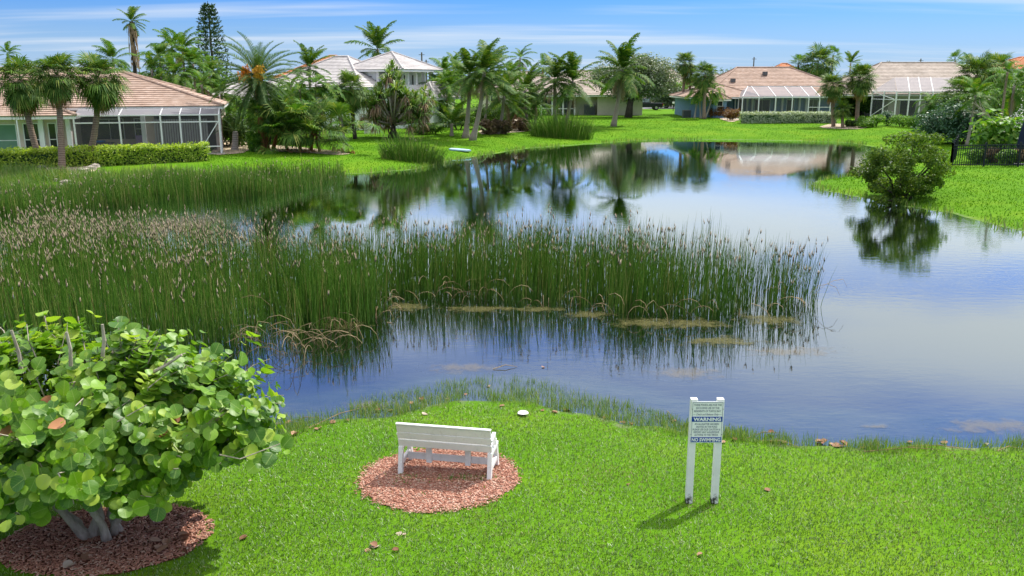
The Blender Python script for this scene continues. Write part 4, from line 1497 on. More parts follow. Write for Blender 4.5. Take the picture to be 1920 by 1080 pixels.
def palm(label, kind, base, top, size, nf, tm, r0, r1=None, dead=0, low=-40, high=85, bow=0.3, flare=1.5, name='palm_tree', skirt=0, group=None, fruit=None, squash=1.0):
    """a trunk, every frond a part of its own"""
    base, top = Vector(base), Vector(top)
    root = thing(name, label, 'palm tree', base, 0, group)
    tip = trunk(root, base, top, r0, r1 or r0 * .8, tm, bow, flare, .06 if kind.startswith('fan') else .03)
    rs = random.Random(label)
    az = rs.uniform(0, 6.28)
    wind = rs.gauss(-.3, .9)
    nf = int(nf * 1.25)
    for i in range(nf):
        s = (i + .5) / nf
        pt = high - (high - low) * s ** (1.15 if kind in ('coco', 'queen') else .85) + rs.uniform(-8, 8)
        j = min(range(len(PITCHES)), key=lambda k: abs(PITCHES[k] - pt))
        az += 2.39996 + rs.uniform(-.3, .3)
        azw = az - (.55 * math.sin(az - wind) if not kind.startswith('fan') and kind != 'date' else 0)
        o = link('frond', KINDS[kind][j][rs.randrange(2)], root, tip + Vector((0, 0, -.25 * s * size)))
        o.rotation_euler = (rs.uniform(-.2, .2), R(PITCHES[j] - pt), azw)
        q = size * rs.uniform(.74, 1.10)
        o.scale = (q, q, q * squash)
    dk = 'fan_dead' if kind.startswith('fan') else 'coco_dead'
    for i in range(dead):
        o = link('dead_frond', KINDS[dk][rs.choice([5, 6])][rs.randrange(2)], root, tip + Vector((0, 0, -.45 * size)))
        o.rotation_euler = (rs.uniform(-.2, .2), rs.uniform(0, .5), rs.uniform(0, 6.28))
        q = size * rs.uniform(.7, .95)
        o.scale = (q, q, q)
    if skirt:
        b_ = MB()
        for i in range(70):
            a = rs.uniform(0, 6.28); z0 = -rs.uniform(0, skirt); ln = rs.uniform(.6, 1.3)
            r_ = r0 * rs.uniform(1.1, 2.1)
            p0 = tip + Vector((math.cos(a) * r_, math.sin(a) * r_, z0))
            p1 = p0 + Vector((math.cos(a) * .12, math.sin(a) * .12, -ln))
            w = Vector((-math.sin(a), math.cos(a), 0)) * .10
            b_.add([p0 - w, p0 + w, p1 + w * .4, p1 - w * .4], [(0, 1, 2, 3)])
        tag(b_.build('dead_skirt', M['dead'], root), kind='stuff')
    return root, tip


def PP(label, kind, base, crown, size, nf, tm, r0, Y=None, **kw):
    """base and crown as seen in the picture; Y sets the distance where the foot is hidden"""
    if Y is None:
        b_ = G(*base)
    else:
        b_ = A(base[0], base[1], Y); b_.z = gz1(b_.x, b_.y)
        b_.x = A(base[0], 150, Y).x
    t_ = A(crown[0], crown[1], b_.y + kw.pop('dy', 0))
    return palm(label, kind, b_, t_, size, nf, tm, r0, **kw)


# three cabbage palms in front of the left house
PP('cabbage palm leaning over the lime hedge, leftmost of three by the rocks', 'fan', (78, 314), (38, 150), 1.12, 46, 'sabal_trunk', .19, dead=7, low=-75, high=75, flare=1.25)
PP('middle cabbage palm of three, with a drooping tan skirt under its crown', 'fan', (117, 324), (106, 140), 1.02, 42, 'sabal_trunk', .19, dead=14, low=-50, high=80, flare=1.25)
PP('straight cabbage palm with bushy crown against the pinkish tile roof', 'fan', (165, 310), (184, 145), 1.12, 48, 'sabal_trunk', .19, dead=8, low=-75, high=80, flare=1.25)
# behind the left house
PP('very tall palm with shaggy brown dead skirt, standing alone against the sky', 'coco', (250, 240), (246, 40), .62, 16, 'dark_trunk', .22, Y=92, skirt=4.2, low=-31, dead=2)
PP('feather palm showing just above the cabbage palms over the tile roof', 'queen', (212, 240), (212, 112), .95, 15, 'coco_trunk', .14, Y=82, low=-30)
PP('small far palm with wind-bent fronds at the left edge of the sky', 'queen', (12, 230), (14, 100), .75, 13, 'coco_trunk', .13, Y=110, low=-30)
for i, (cx, cy, sz, Y, dd) in enumerate([(300, 108, .9, 84, 4), (322, 88, .9, 90, 1), (342, 92, 1.0, 82, 3), (362, 120, .9, 78, 3), (285, 130, .8, 80, 5), (392, 135, .8, 84, 2), (330, 140, .85, 76, 4), (378, 158, .7, 73, 2), (415, 175, .65, 74, 1)]):
    PP(['feather palm with grey dead fronds, just right of the shaggy tall palm', 'tallest feather palm of the grove, with thin upright fronds', 'feather palm with bright crown in the middle of the grove', 'feather palm on the side of the grove towards the Norfolk pine', 'feather palm with many hanging dead fronds low behind the roof ridge', 'small feather palm at the foot of the Norfolk pine', 'low feather palm showing over the middle of the roof hip', 'low feather palm between the roof hip and the date palm', 'smallest feather palm of the grove, beside the pale walled house'][i], 'queen', (cx + random.uniform(-6, 6), 240), (cx, cy), sz, 17, 'coco_trunk', .13, Y=Y, dead=dd, low=-35, group='grove of feather palms')
# date palm with orange fruit
DR, DT = PP('stout date palm with long arching fronds and orange fruit bunches', 'date', (488, 262), (484, 146), 1.14, 64, 'fiber_trunk', .34, Y=63, low=-62, high=86, flare=1.2, name='date_palm')
for fx, fz, m_ in ((-.75, -.05, 'fruit'), (-.55, .35, 'fruit'), (.45, .35, 'fruit2'), (.35, .0, 'fruit2'), (.2, .3, 'fruit2')):
    n_ = 110
    Pp = np.array(DT) + np.array([fx, -1.0, fz + .2]) + rng.normal(0, 1, (n_, 3)) * np.array([.14, .12, .17])
    V, Fc, _ = scatter(LEAF_V, LEAF_F, Pp, rand_dirs(n_) + np.array([0, 0, -1.0]), rand_dirs(n_), rng.uniform(.14, .28, n_))
    b_ = link('fruit_bunch', np_mesh('fruit_bunch', V, Fc, M[m_]), DR)
# plants between left house and lawn
PP('bottle palm with swollen pale grey trunk on sandy ground by the screen cage', 'date', (440, 281), (441, 246), .62, 9, 'bottle_trunk', .24, low=25, high=86, flare=1.3, name='bottle_palm')
PP('short palm with shaggy orange brown fibrous trunk', 'fan_wash', (490, 284), (489, 217), 1.0, 22, 'fiber_trunk', .26, low=-35, flare=1.1)
PP('slender palm leaning beside the fibrous trunk palm', 'arch', (512, 280), (524, 205), 1.15, 14, 'fiber_trunk', .12, low=-20)
PP('tall coconut palm with upright fronds beside the red roof', 'coco', (577, 240), (580, 125), .82, 16, 'coco_trunk', .15, Y=78, low=-18, high=88)
for i, (bx_, by_, cx, cy, sz) in enumerate([(570, 240, 562, 168, 1.15), (576, 240, 592, 158, 1.2), (590, 245, 608, 172, 1.1), (612, 245, 622, 185, 1.1), (556, 250, 545, 160, 1.1), (640, 245, 636, 178, 1.0)]):
    PP(['arching palm of the mint wall cluster, nearest the date palm but one', 'arching palm with the highest crown of the mint wall cluster', 'arching palm in the middle of the mint wall cluster', 'low arching palm of the mint wall cluster, leaning to the cabbage palm', 'arching palm of the mint wall cluster right beside the date palm', 'arching palm of the mint wall cluster next to the cabbage palm trunk'][i], 'arch', (bx_, by_), (cx, cy), sz, 15, 'coco_trunk', .09, Y=70 + i, low=-35, dead=1, group='arching palms by the mint wall')
PP('cabbage palm with full round crown in front of the pale grey roof', 'fan', (661, 247), (658, 165), 1.1, 44, 'dark_trunk', .17, Y=75, low=-80, dead=8, flare=1.1)
# low fan palm thicket
def low_fan(label, px, py, n, size, sx_, sy_):
    c = G(px, py)
    root = thing('fan_palm_shrub', label, 'palm shrub', c)
    rs = random.Random(label)
    for i in range(n):
        pt = rs.uniform(-12, 80)
        j = min(range(7), key=lambda k: abs(PITCHES[k] - pt))
        dead_ = rs.random() < .14
        o = link('dead_frond' if dead_ else 'frond', KINDS['fan_dead' if dead_ else ('fan' if i % 3 else 'fan_wash')][j][rs.randrange(2)], root,
                 (rs.gauss(0, sx_), rs.gauss(0, sy_), rs.uniform(.15, 1.9 if not dead_ else .8) * size * .9))
        o.rotation_euler = (rs.uniform(-.2, .2), 0, rs.uniform(0, 6.28))
        q = size * rs.uniform(.8, 1.15); o.scale = (q, q, q)
    st = MB()
    for i in range(5):
        x, y = rs.gauss(0, sx_ * .6), rs.gauss(0, sy_ * .5)
        st.tube([(x, y, -.1), (x + rs.gauss(0, .2), y, .9), (x + rs.gauss(0, .4), y, 1.7)], [.12, .10, .08], 7)
    tag(st.build('stems', M['fiber_trunk'], root), kind='stuff')


low_fan('dense thicket of low fan palms on the lawn edge by the sandy bed', 575, 284, 100, 1.45, 1.35, .7)
# coconut palms along the middle shore
PP('young coconut palm with fronds rising from the ground by the screw pine', 'coco', (847, 255), (847, 232), .95, 13, 'coco_trunk', .16, low=10, high=82)
PP('upright coconut palm with dead fronds hanging down its trunk', 'coco', (873, 259), (881, 140), 1.0, 19, 'coco_trunk', .20, low=-31, dead=7, flare=2.2)
PP('tall coconut palm leaning right beside the upright one', 'coco', (886, 263), (908, 135), 1.12, 20, 'coco_trunk', .20, low=-34, dead=5, flare=2.0)
PP('slim palm trunk standing behind the two leading coconut palms', 'coco', (906, 250), (915, 160), .95, 14, 'coco_trunk', .13, low=-21)
PP('bushy coconut palm with wide spreading crown over the brown grasses', 'coco', (935, 251), (945, 180), 1.1, 19, 'coco_trunk', .17, low=-27, dead=2)
PP('short coconut palm with a yellowish drooping crown', 'coco', (962, 242), (968, 205), .95, 16, 'fiber_trunk', .15, low=-37, dead=2)
PP('coconut palm with dark upright fronds before the tan roof', 'coco', (990, 238), (984, 170), 1.1, 18, 'coco_trunk', .15, low=-24, dead=4)
PP('coconut palm half hidden at the end of the shore thicket', 'coco', (1003, 236), (1004, 188), .95, 15, 'coco_trunk', .14, low=-24, dead=3)
PP('coconut palm with straight trunk behind the dark reed clump', 'coco', (1042, 242), (1040, 150), 1.12, 18, 'coco_trunk', .19, low=-27, dead=4, flare=1.7)
PP('coconut palm with curved foot behind the dark reed clump', 'coco', (1058, 243), (1074, 152), 1.2, 20, 'coco_trunk', .19, low=-37, dead=2, flare=1.7)
PP('lone coconut palm with leaning pale trunk on the open lawn', 'coco', (1150, 237), (1166, 130), 1.32, 22, 'coco_trunk', .25, low=-34, dead=5, flare=1.6)
for i, (cx, cy, Y, sz) in enumerate([(832, 135, 100, 1.0), (850, 128, 104, 1.0), (866, 145, 96, 1.1), (925, 128, 100, 1.1), (842, 160, 92, 1.0), (955, 140, 98, 1.0), (820, 165, 94, .9)]):
    PP(['feather palm of the thicket beside the grey roofed balcony', 'feather palm of the thicket with the highest crown', 'feather palm of the thicket behind the upright coconut palm', 'feather palm of the thicket behind the leaning coconut palm', 'low feather palm of the thicket above the young coconut palm', 'feather palm of the thicket in front of the tan roofs', 'low feather palm of the thicket at the end of the grey wing roof'][i], 'queen', (cx, 230), (cx, cy), sz, 17, 'coco_trunk', .13, Y=Y, low=-40, dead=1, group='thicket of feather palms')
PP('distant tall palm with ragged brown fronds above the thicket', 'queen', (975, 230), (975, 108), 1.0, 13, 'coco_trunk', .14, Y=128, low=-45, dead=3)
PP('distant slim palm with sparse fronds above the tan roof', 'queen', (1016, 230), (1018, 126), .9, 11, 'coco_trunk', .12, Y=130, low=-45, dead=2)
PP('shaggy coconut palm rising behind the two storey house', 'coco', (706, 230), (708, 92), 1.25, 18, 'coco_trunk', .2, Y=104, low=-24, dead=5)
# by the silver tree and the blue house
PP('cabbage palm with dark foot between the grey tree and the blue house', 'fan', (1279, 215), (1284, 118), 1.2, 36, 'sabal_trunk', .21, low=-45, dead=4, flare=1.1)
PP('second cabbage palm standing behind the dark footed one', 'fan', (1291, 213), (1296, 138), 1.0, 26, 'sabal_trunk', .2, Y=122, low=-60, dead=3, flare=1.1)
PP('cabbage palm with stocky trunk at the corner of the blue house', 'fan', (1320, 223), (1322, 140), 1.15, 34, 'sabal_trunk', .22, low=-42, dead=3, flare=1.1)
for bx_, cx, lb in ((1302, 1309, 'thin grey stemmed palm beside the air conditioner of the blue house'), (1314, 1312, 'thin grey stemmed palm in the middle of the triple clump'), (1322, 1337, 'thin grey stemmed palm leaning towards the blue house window')):
    PP(lb, 'arch', (bx_, 222), (cx, 168), 1.2, 13, 'bottle_trunk', .10, low=-40, group='triple clump of thin palms')
PP('cabbage palm at the end of the silver hedge, left of the bed', 'fan', (1563, 238), (1562, 160), 1.12, 38, 'sabal_trunk', .2, low=-42, dead=6, flare=1.1)
PP('small low cabbage palm between two tall ones in the planted bed', 'fan', (1580, 240), (1580, 204), .75, 24, 'sabal_trunk', .17, low=-40, flare=1.1)
PP('tallest cabbage palm in the planted bed, with rusty lower fronds', 'fan', (1606, 237), (1612, 148), 1.25, 40, 'sabal_trunk', .22, low=-42, dead=7, flare=1.1)
PP('large cabbage palm behind the ridge of the blue house', 'fan', (1535, 210), (1533, 120), 2.1, 44, 'sabal_trunk', .25, Y=140, low=-80, dead=8)
PP('fan palm beside the red roof behind the blue house', 'fan_wash', (1496, 210), (1497, 122), 1.3, 24, 'sabal_trunk', .2, Y=142, low=-50)
PP('slim fan palm standing clear against the sky behind the blue house', 'fan_wash', (1561, 210), (1562, 105), 1.3, 20, 'sabal_trunk', .16, Y=150, low=-40)
PP('far palm with fronds blown upright between the two right houses', 'coco', (1594, 210), (1595, 118), .8, 10, 'coco_trunk', .16, Y=160, low=30, high=90)
PP('far fan palm above the ridge of the caged house', 'fan_wash', (1791, 200), (1791, 114), 1.4, 20, 'sabal_trunk', .18, Y=165, low=-50)
PP('second far fan palm above the ridge of the caged house', 'fan_wash', (1812, 200), (1813, 116), 1.4, 20, 'sabal_trunk', .18, Y=168, low=-50)
# right-hand garden
PP('huge cabbage palm crown over the right garden', 'fan', (1832, 240), (1832, 142), 1.55, 50, 'sabal_trunk', .24, Y=84, low=-80, dead=9)
PP('cabbage palm behind the huge one, with tan old fronds', 'fan', (1862, 240), (1868, 130), 1.4, 40, 'sabal_trunk', .24, Y=92, low=-70, dead=12)
PP('drooping cabbage palm leaning over the screen cage', 'fan', (1802, 245), (1796, 172), 1.2, 30, 'sabal_trunk', .2, Y=82, low=-80, dead=3)
PP('small round headed palm in front of the screen cage', 'arch', (1748, 225), (1746, 192), 1.1, 24, 'coco_trunk', .12, Y=88, low=-60)
PP('feather palm with yellow stems behind the frangipani', 'queen', (1828, 262), (1830, 178), .9, 14, 'coco_trunk', .12, Y=70, low=-35)
PP('feather palm at the right edge of the garden', 'queen', (1905, 262), (1902, 160), 1.05, 17, 'coco_trunk', .14, Y=72, low=-50, dead=2)
PP('bare pole-like palm trunk with few fronds in the right garden', 'queen', (1887, 262), (1889, 135), .6, 7, 'sabal_trunk', .10, Y=66, low=-20)


# ================================================================== TREES, SHRUBS, HEDGES
def foliage_mass(clumps, per, size, m, name, root, shell=.55, jitter=.9):
    """clumps: (x,y,z,rx,ry,rz) local; leaves near the surface of every clump"""
    Ps, Ds = [], []
    for (x, y, z, rx, ry, rz) in clumps:
        d = rand_dirs(per)
        r = rng.uniform(shell ** 3, 1, per) ** (1 / 3) * (1 + rng.normal(0, .09, per))
        Ps.append(np.array([x, y, z]) + d * np.array([rx, ry, rz]) * r[:, None]); Ds.append(d)
    V, Fc, _ = leaf_cloud(np.concatenate(Ps), np.concatenate(Ds), size, jitter)
    return link(name, np_mesh(name, V, Fc, M[m]), root)


def bush(label, px, py, w, h, m, n=10, per=220, size=.16, Y=None, name='shrub', depth=None, cat='shrub', group=None, lumps=.42):
    c = G(px, py) if Y is None else A(px, py, Y)
    c.z = gz1(c.x, c.y)
    root = thing(name, label, cat, c, 0, group)
    rs = random.Random(label + str(px))
    dep = depth or w * .7
    cl = []
    for i in range(n):
        a = rs.uniform(0, 6.28); r = math.sqrt(rs.random()) * .62
        s = rs.uniform(.7, 1.15) * lumps
        cl.append((math.cos(a) * r * w / 2, math.sin(a) * r * dep / 2, h * rs.uniform(.28, .78), w * s * .62, dep * s * .62, h * s * .72))
    foliage_mass(cl, per, size, m, 'foliage', root)
    st = MB()
    for i in range(4):
        q = rs.choice(cl)
        st.tube([(q[0] * .2, q[1] * .2, -.1), (q[0] * .6, q[1] * .6, q[2] * .55), (q[0], q[1], q[2])], [.05, .04, .02], 5)
    tag(st.build('stems', M['dark_trunk'], root), kind='stuff')
    return root


def tree(label, base, crown, rx, rz, m, trunk_m, r0, n=24, per=420, size=.2, name='tree', ry=None, forks=9, shell=.5):
    base = Vector(base); crown = Vector(crown)
    root = thing(name, label, 'tree', base)
    rs = random.Random(label)
    cl = []
    ry = ry or rx * .8
    c0 = crown - base
    for i in range(n):
        d = Vector((rs.gauss(0, 1), rs.gauss(0, 1), rs.gauss(0, 1))).normalized() * rs.uniform(.35, .80)
        s = rs.uniform(.26, .44)
        cl.append((c0.x + d.x * rx, c0.y + d.y * ry, c0.z + d.z * rz, rx * s, ry * s, rz * s * .9))
    foliage_mass(cl, per, size, m, 'crown', root, shell)
    top = Vector((c0.x * .5, c0.y * .5, max(.4, c0.z - rz * .55)))
    MB().tube([(0, 0, -.15), (c0.x * .15, c0.y * .15, top.z * .5), top], [r0 * 1.3, r0, r0 * .85], 9, wob=.08).build('trunk', M[trunk_m], root, smooth=True)
    for i in range(forks):
        q = Vector(cl[i % len(cl)][:3])
        mid_ = top.lerp(q, .5) + Vector((rs.uniform(-.2, .2), rs.uniform(-.2, .2), .15))
        MB().tube([top - Vector((0, 0, .1)), mid_, q], [r0 * .6, r0 * .38, r0 * .15], 6).build('limb', M[trunk_m], root, smooth=True)
    return root


# leaning bush that stands in the water on the right
bb = Vector((*W(1690, 378, 0), -.08))
wb = thing('water_bush', 'spreading olive green bush growing out of the water beside the spit', 'bush', bb)
wcl = []
outl = np.array([(1602, 325), (1622, 300), (1640, 278), (1668, 258), (1690, 250), (1712, 247), (1738, 252), (1748, 268), (1768, 280), (1778, 305), (1762, 318), (1770, 338), (1752, 356), (1735, 368), (1715, 376), (1690, 380), (1660, 374), (1645, 352), (1622, 345), (1606, 338)], float)
for px, py in pts_in_poly(outl, 105):
    px, py = px + random.gauss(0, 6), py + random.gauss(0, 4)
    if ((px - 1722) / 13) ** 2 + ((py - 318) / 13) ** 2 < 1 or ((px - 1655) / 9) ** 2 + ((py - 330) / 7) ** 2 < 1 or py > 380:
        continue
    q = A(px, py, bb.y + random.uniform(-1.7, 1.7)) - bb
    r_ = random.uniform(.24, .46)
    wcl.append((q.x, q.y, max(q.z, .2), r_ * 1.15, r_ * 1.15, r_ * .75))
foliage_mass(wcl, 170, .14, 'bush_olive', 'foliage', wb, .3)
for i in range(14):
    q = Vector(wcl[i * 7 % len(wcl)][:3])
    MB().tube([(random.uniform(-.3, .3), random.uniform(-.2, .2), -.3), (q.x * .45, q.y * .45, q.z * .55), q], [.06, .045, .015], 6).build('stem', M['dark_trunk'], wb, smooth=True)
# grey-green tree with black trunk
tb = G(1179, 231); tb = Vector((A(1179, 200, 113).x, 113, 0)); tb.z = gz1(tb.x, tb.y)
tree('large grey green spreading tree with black trunk before the cream wall', tb, A(1195, 143, 114), 6.4, 3.3, 'silver_tree', 'dark_trunk', .42, n=56, per=520, size=.28, name='spreading_tree', ry=4.5, forks=16)
# Norfolk pine: whorls of upswept boughs
def norfolk(label, px, Y, top_py, w, m_='pine', tiers=26, per=12):
    b_ = A(px, 200, Y); b_.z = gz1(b_.x, b_.y)
    H = A(px, top_py, Y).z - b_.z
    root = thing('norfolk_pine', label, 'pine tree', b_)
    MB().tube([(0, 0, -.1), (0, 0, H * .5), (0, 0, H)], [.22, .14, .03], 8).build('trunk', M['dark_trunk'], root)
    for i in range(tiers):
        z = H * (.16 + .83 * i / tiers)
        L = w * (1 - (i / tiers)) ** .55 + .12
        Ps, Ds = [], []
        a0 = random.uniform(0, 6.28)
        for k in range(7):
            a = a0 + k * .8976
            for s in np.linspace(.25, 1, per):
                Ps.append((math.cos(a) * L * s, math.sin(a) * L * s, z + .14 * L * s * s + random.uniform(-.05, .05)))
                Ds.append((math.cos(a), math.sin(a), .6))
        Ps, Ds = np.repeat(np.array(Ps), 3, 0), np.repeat(np.array(Ds), 3, 0)
        Ps = Ps + rng.normal(0, .09, Ps.shape)
        V, Fc, _ = scatter(LEAF_V * np.array([1, .8, 1]), LEAF_F, Ps, Ds + rand_dirs(len(Ps)) * .9, rand_dirs(len(Ps)), rng.uniform(.22, .38, len(Ps)))
        link('bough_tier', np_mesh('bough_tier', V, Fc, M[m_]), root)
    return root


norfolk('tall dark Norfolk pine standing behind the palm grove', 405, 98, 2, 2.25, tiers=24, per=9)
norfolk('small far Norfolk pine on the skyline between the right houses', 1659, 230, 113, 2.2, tiers=16, per=5)


# screw pine with rosettes of sword leaves and stilt roots
def rosette_mesh(name, m, n, L, w, lo, hi, droop, seed):
    r = random.Random(seed)
    Vs, Fs = [], []
    for i in range(n):
        a = i * 2.4; pt = R(r.uniform(lo, hi))
        d = Vector((math.cos(a) * math.cos(pt), math.sin(a) * math.cos(pt), math.sin(pt)))
        sd = Vector((-math.sin(a), math.cos(a), 0)) * w / 2
        ln = L * r.uniform(.75, 1.1)
        m1 = d * ln * .55 + Vector((0, 0, .05 * L)); tp = d * ln - Vector((0, 0, droop * ln))
        o = len(Vs)
        Vs += [tuple(-sd), tuple(sd), tuple(m1 + sd), tuple(m1 - sd), tuple(tp)]
        Fs += [(o, o + 1, o + 2), (o, o + 2, o + 3), (o + 3, o + 2, o + 4)]
    return tri_mesh(name, Vs, Fs, m)


ROS = [rosette_mesh('rosette', M['pandan'], 30, 1.0, .09, -5, 85, .30, k) for k in range(3)]
ROSD = [rosette_mesh('dead_leaves', M['dead'], 22, .85, .08, -75, -25, .35, k) for k in range(2)]


def screw_pine(label, base, spots, stilt=True, name='screw_pine', s=1.0):
    root = thing(name, label, 'screw pine', base)
    rs = random.Random(label)
    base = Vector(base)
    hub = Vector((0, 0, 1.1 * s))
    MB().tube([(0, 0, -.1), (0, 0, .6 * s), hub], [.22 * s, .17 * s, .16 * s], 9, wob=.1).build('trunk', M['dark_trunk'], root, smooth=True)
    if stilt:
        for i in range(9):
            a = i * .7
            MB().tube([(0, 0, .8 * s), (math.cos(a) * .3, math.sin(a) * .3, .4 * s), (math.cos(a) * .55, math.sin(a) * .5, -.1)], [.05, .05, .06], 5).build('stilt_root', M['dark_trunk'], root)
    for i, p in enumerate(spots):
        q = Vector(p) - base
        mid_ = hub.lerp(q, .5) + Vector((0, 0, -.15))
        MB().tube([hub * .95, mid_, q], [.09 * s, .07 * s, .05 * s], 6).build('branch', M['grey_trunk'], root, smooth=True)
        o = link('rosette', ROS[rs.randrange(3)], root, q)
        o.rotation_euler = (rs.uniform(-.3, .3), rs.uniform(-.3, .3), rs.uniform(0, 6.28)); k = rs.uniform(.85, 1.15) * s; o.scale = (k, k, k)
        if rs.random() < .34:
            o = link('dead_leaves', ROSD[rs.randrange(2)], root, q + Vector((0, 0, -.15)))
            o.rotation_euler = (0, 0, rs.uniform(0, 6.28)); o.scale = (k, k, k)
    return root


pb = G(738, 259)
sp1 = []
rs = random.Random(4)
for i in range(78):
    px, py = rs.uniform(678, 800), rs.uniform(168, 234)
    if ((px - 738) / 64) ** 2 + ((py - 205) / 42) ** 2 < 1:
        sp1.append(A(px, py, pb.y + rs.uniform(-2.0, 2.0)))
for px, py in ((735, 128), (728, 140), (744, 142), (733, 152), (746, 156), (722, 158), (752, 168), (738, 165), (715, 170)):
    sp1.append(A(px, py, pb.y + rs.uniform(-.8, .8)))
screw_pine('big screw pine with stilt roots and many sword leaf rosettes on the lawn', pb, sp1, s=1.25)
pb2 = G(802, 247)
screw_pine('smaller screw pine partly hidden behind the big one', pb2, [A(px, py, pb2.y + rs.uniform(-.8, .8)) for px, py in ((788, 178), (796, 170), (805, 180), (783, 188), (800, 195), (812, 190), (818, 200), (792, 204), (808, 208), (780, 200))], False, s=.95)


# clipped hedges
def hedge(label, a, b_, h, d, m, leaf, n):
    a, b_ = Vector((a[0], a[1], 0)), Vector((b_[0], b_[1], 0))
    L = (b_ - a).length
    c = (a + b_) / 2
    ang = math.atan2(b_.y - a.y, b_.x - a.x)
    c.z = gz1(c.x, c.y)
    root = thing('hedge', label, 'hedge', c, ang)
    x = rng.uniform(-L / 2, L / 2, n)
    t_ = rng.uniform(0, 1, n)
    per = 2 * h + d
    u = t_ * per
    yy = np.where(u < h, -d / 2, np.where(u < h + d, u - h - d / 2, d / 2))
    zz = np.where(u < h, u, np.where(u < h + d, h, per - u))
    ny_ = np.where(u < h, -1., np.where(u < h + d, 0., 1.)); nz_ = np.where((u >= h) & (u < h + d), 1., 0.)
    bul = (vnoise(x + 50, u + 20, 1.1, 31) - .5) * .34 + (vnoise(x + 9, u + 7, 3.1, 32) - .5) * .16 - rng.random(n) * .22
    Pq = np.stack([x, yy + ny_ * bul, np.maximum(zz + nz_ * bul, .03)], 1)
    V, Fc, _ = leaf_cloud(Pq, np.stack([np.zeros(n), ny_, nz_], 1), leaf, .8, .35)
    link('foliage', np_mesh('foliage', V, Fc, M[m]), root)
    st = MB()
    k = int(L / .5)
    for i in range(k):
        xx = -L / 2 + L * (i + .5) / k
        st.tube([(xx, 0, -.1), (xx + .05, .05, h * .5), (xx - .1, 0, h * .85)], [.03, .02, .01], 4, cap=False)
    tag(st.build('stems', M['dark_trunk'], root), kind='stuff')
    # plain dark box added inside to block light and view
    MB().box(-L / 2 + .15, L / 2 - .15, -d / 2 + .28, d / 2 - .28, .05, h - .28).build('dark_core_box', M['bush_dark'], root)


ha, hb = G(-110, 322), G(392, 300)
hedge('clipped lime green hedge below the left house', (ha.x, ha.y), (hb.x, hb.y), 1.15, 1.3, 'hedge_lime', .14, 15000)
ha, hb = G(1388, 231), G(1568, 231)
hedge('silvery grey clipped hedge along the blue house screen cage', (ha.x, ha.y), (hb.x, hb.y), 1.25, 1.5, 'hedge_silver', .15, 9000)

# shrubs: (label, px, py, width, height, material)
bush('red and bronze leaved shrub at the corner of the blue house', 1345, 221, 2.6, 1.5, 'croton', size=.2)
bush('bronze green shrub at the end of the silver hedge', 1372, 226, 2.4, 1.4, 'croton', size=.18)
bush('dark bush at the foot of the cabbage palm by the mint wall', 648, 249, 3.0, 1.7, 'bush_dark')
bush('blue green agave-like bush before the mint wall', 622, 240, 3.0, 2.2, 'bush_blue', size=.28)
bush('low dark green mound on the lawn right of the screw pine', 792, 252, 2.6, 1.1, 'bush_dark')
bush('low leafy mound behind the young coconut palm', 815, 251, 2.6, 1.0, 'bush_mid')
bush('grey twiggy shrub beside the white gate', 688, 250, 1.6, 2.0, 'drygrass', size=.14)
bush('small dark shrub at the foot of the fibrous palm', 478, 285, 1.0, 1.5, 'bush_mid', size=.2)
for i, (px, py, w, h, m_) in enumerate([(905, 245, 3.5, 2.6, 'bush_dark'), (925, 243, 3.4, 2.4, 'bush_mid'), (948, 240, 3.2, 2.8, 'bush_dark'), (975, 238, 3.4, 2.8, 'bush_dark'), (1000, 234, 3.0, 2.6, 'bush_mid'), (860, 246, 3.2, 2.8, 'bush_dark'), (838, 243, 3.0, 3.0, 'bush_dark'), (818, 240, 3.0, 3.2, 'bush_dark'), (770, 243, 3.6, 2.4, 'bush_dark'), (745, 240, 4.0, 1.6, 'bush_dark'), (712, 240, 3.0, 1.4, 'bush_dark')]):
    bush(['dark undergrowth behind the leaning coconut trunk', 'bright undergrowth left of the bushy coconut palm', 'dark undergrowth right behind the bushy coconut palm', 'dark undergrowth behind the short yellowish coconut palm', 'bright undergrowth at the lawn end of the shore thicket', 'dark undergrowth behind the upright coconut palm', 'dark undergrowth behind the young coconut palm', 'dark undergrowth behind the smaller screw pine', 'dark undergrowth just right of the big screw pine trunk', 'low dark undergrowth right behind the big screw pine', 'low dark undergrowth between the gate and the big screw pine'][i], px, py, w, h, m_, Y=W(px, py, .8)[1] + 2, size=.2, group='undergrowth of the shore thicket')
for i, (px, py) in enumerate([(920, 250), (948, 252), (975, 246), (908, 252)]):
    bush(['brown grass clump left of the bushy coconut palm', 'brown grass clump right of the bushy coconut palm', 'brown grass clump beside the short yellowish coconut palm', 'brown grass clump behind the leaning coconut trunk'][i], px, py, 2.0, 1.3, 'drygrass', size=.35, n=7, group='brown grass clumps')
for i, (px, py, w, h) in enumerate([(440, 240, 3, 2.5), (425, 250, 2.4, 2.0), (460, 262, 2.4, 1.6), (500, 255, 3, 2.6), (535, 255, 3, 3.0), (545, 230, 3.5, 3.5), (510, 235, 3.5, 3.2), (470, 235, 3.2, 3.0)]):
    bush(['bright shrub behind the bottle palm', 'shrub beside the right corner of the screened porch', 'shrub between the bottle palm and the date palm', 'shrub behind the fibrous trunk palm', 'shrub behind the slender leaning palm', 'tall shrub between the date palm and the mint wall', 'tall shrub right behind the date palm trunk', 'shrub on the porch side of the date palm'][i], px, py, w, h, 'bush_mid' if i % 2 else 'bush_dark', Y=66 + i * .8, size=.22, group='shrubs around the date palm')
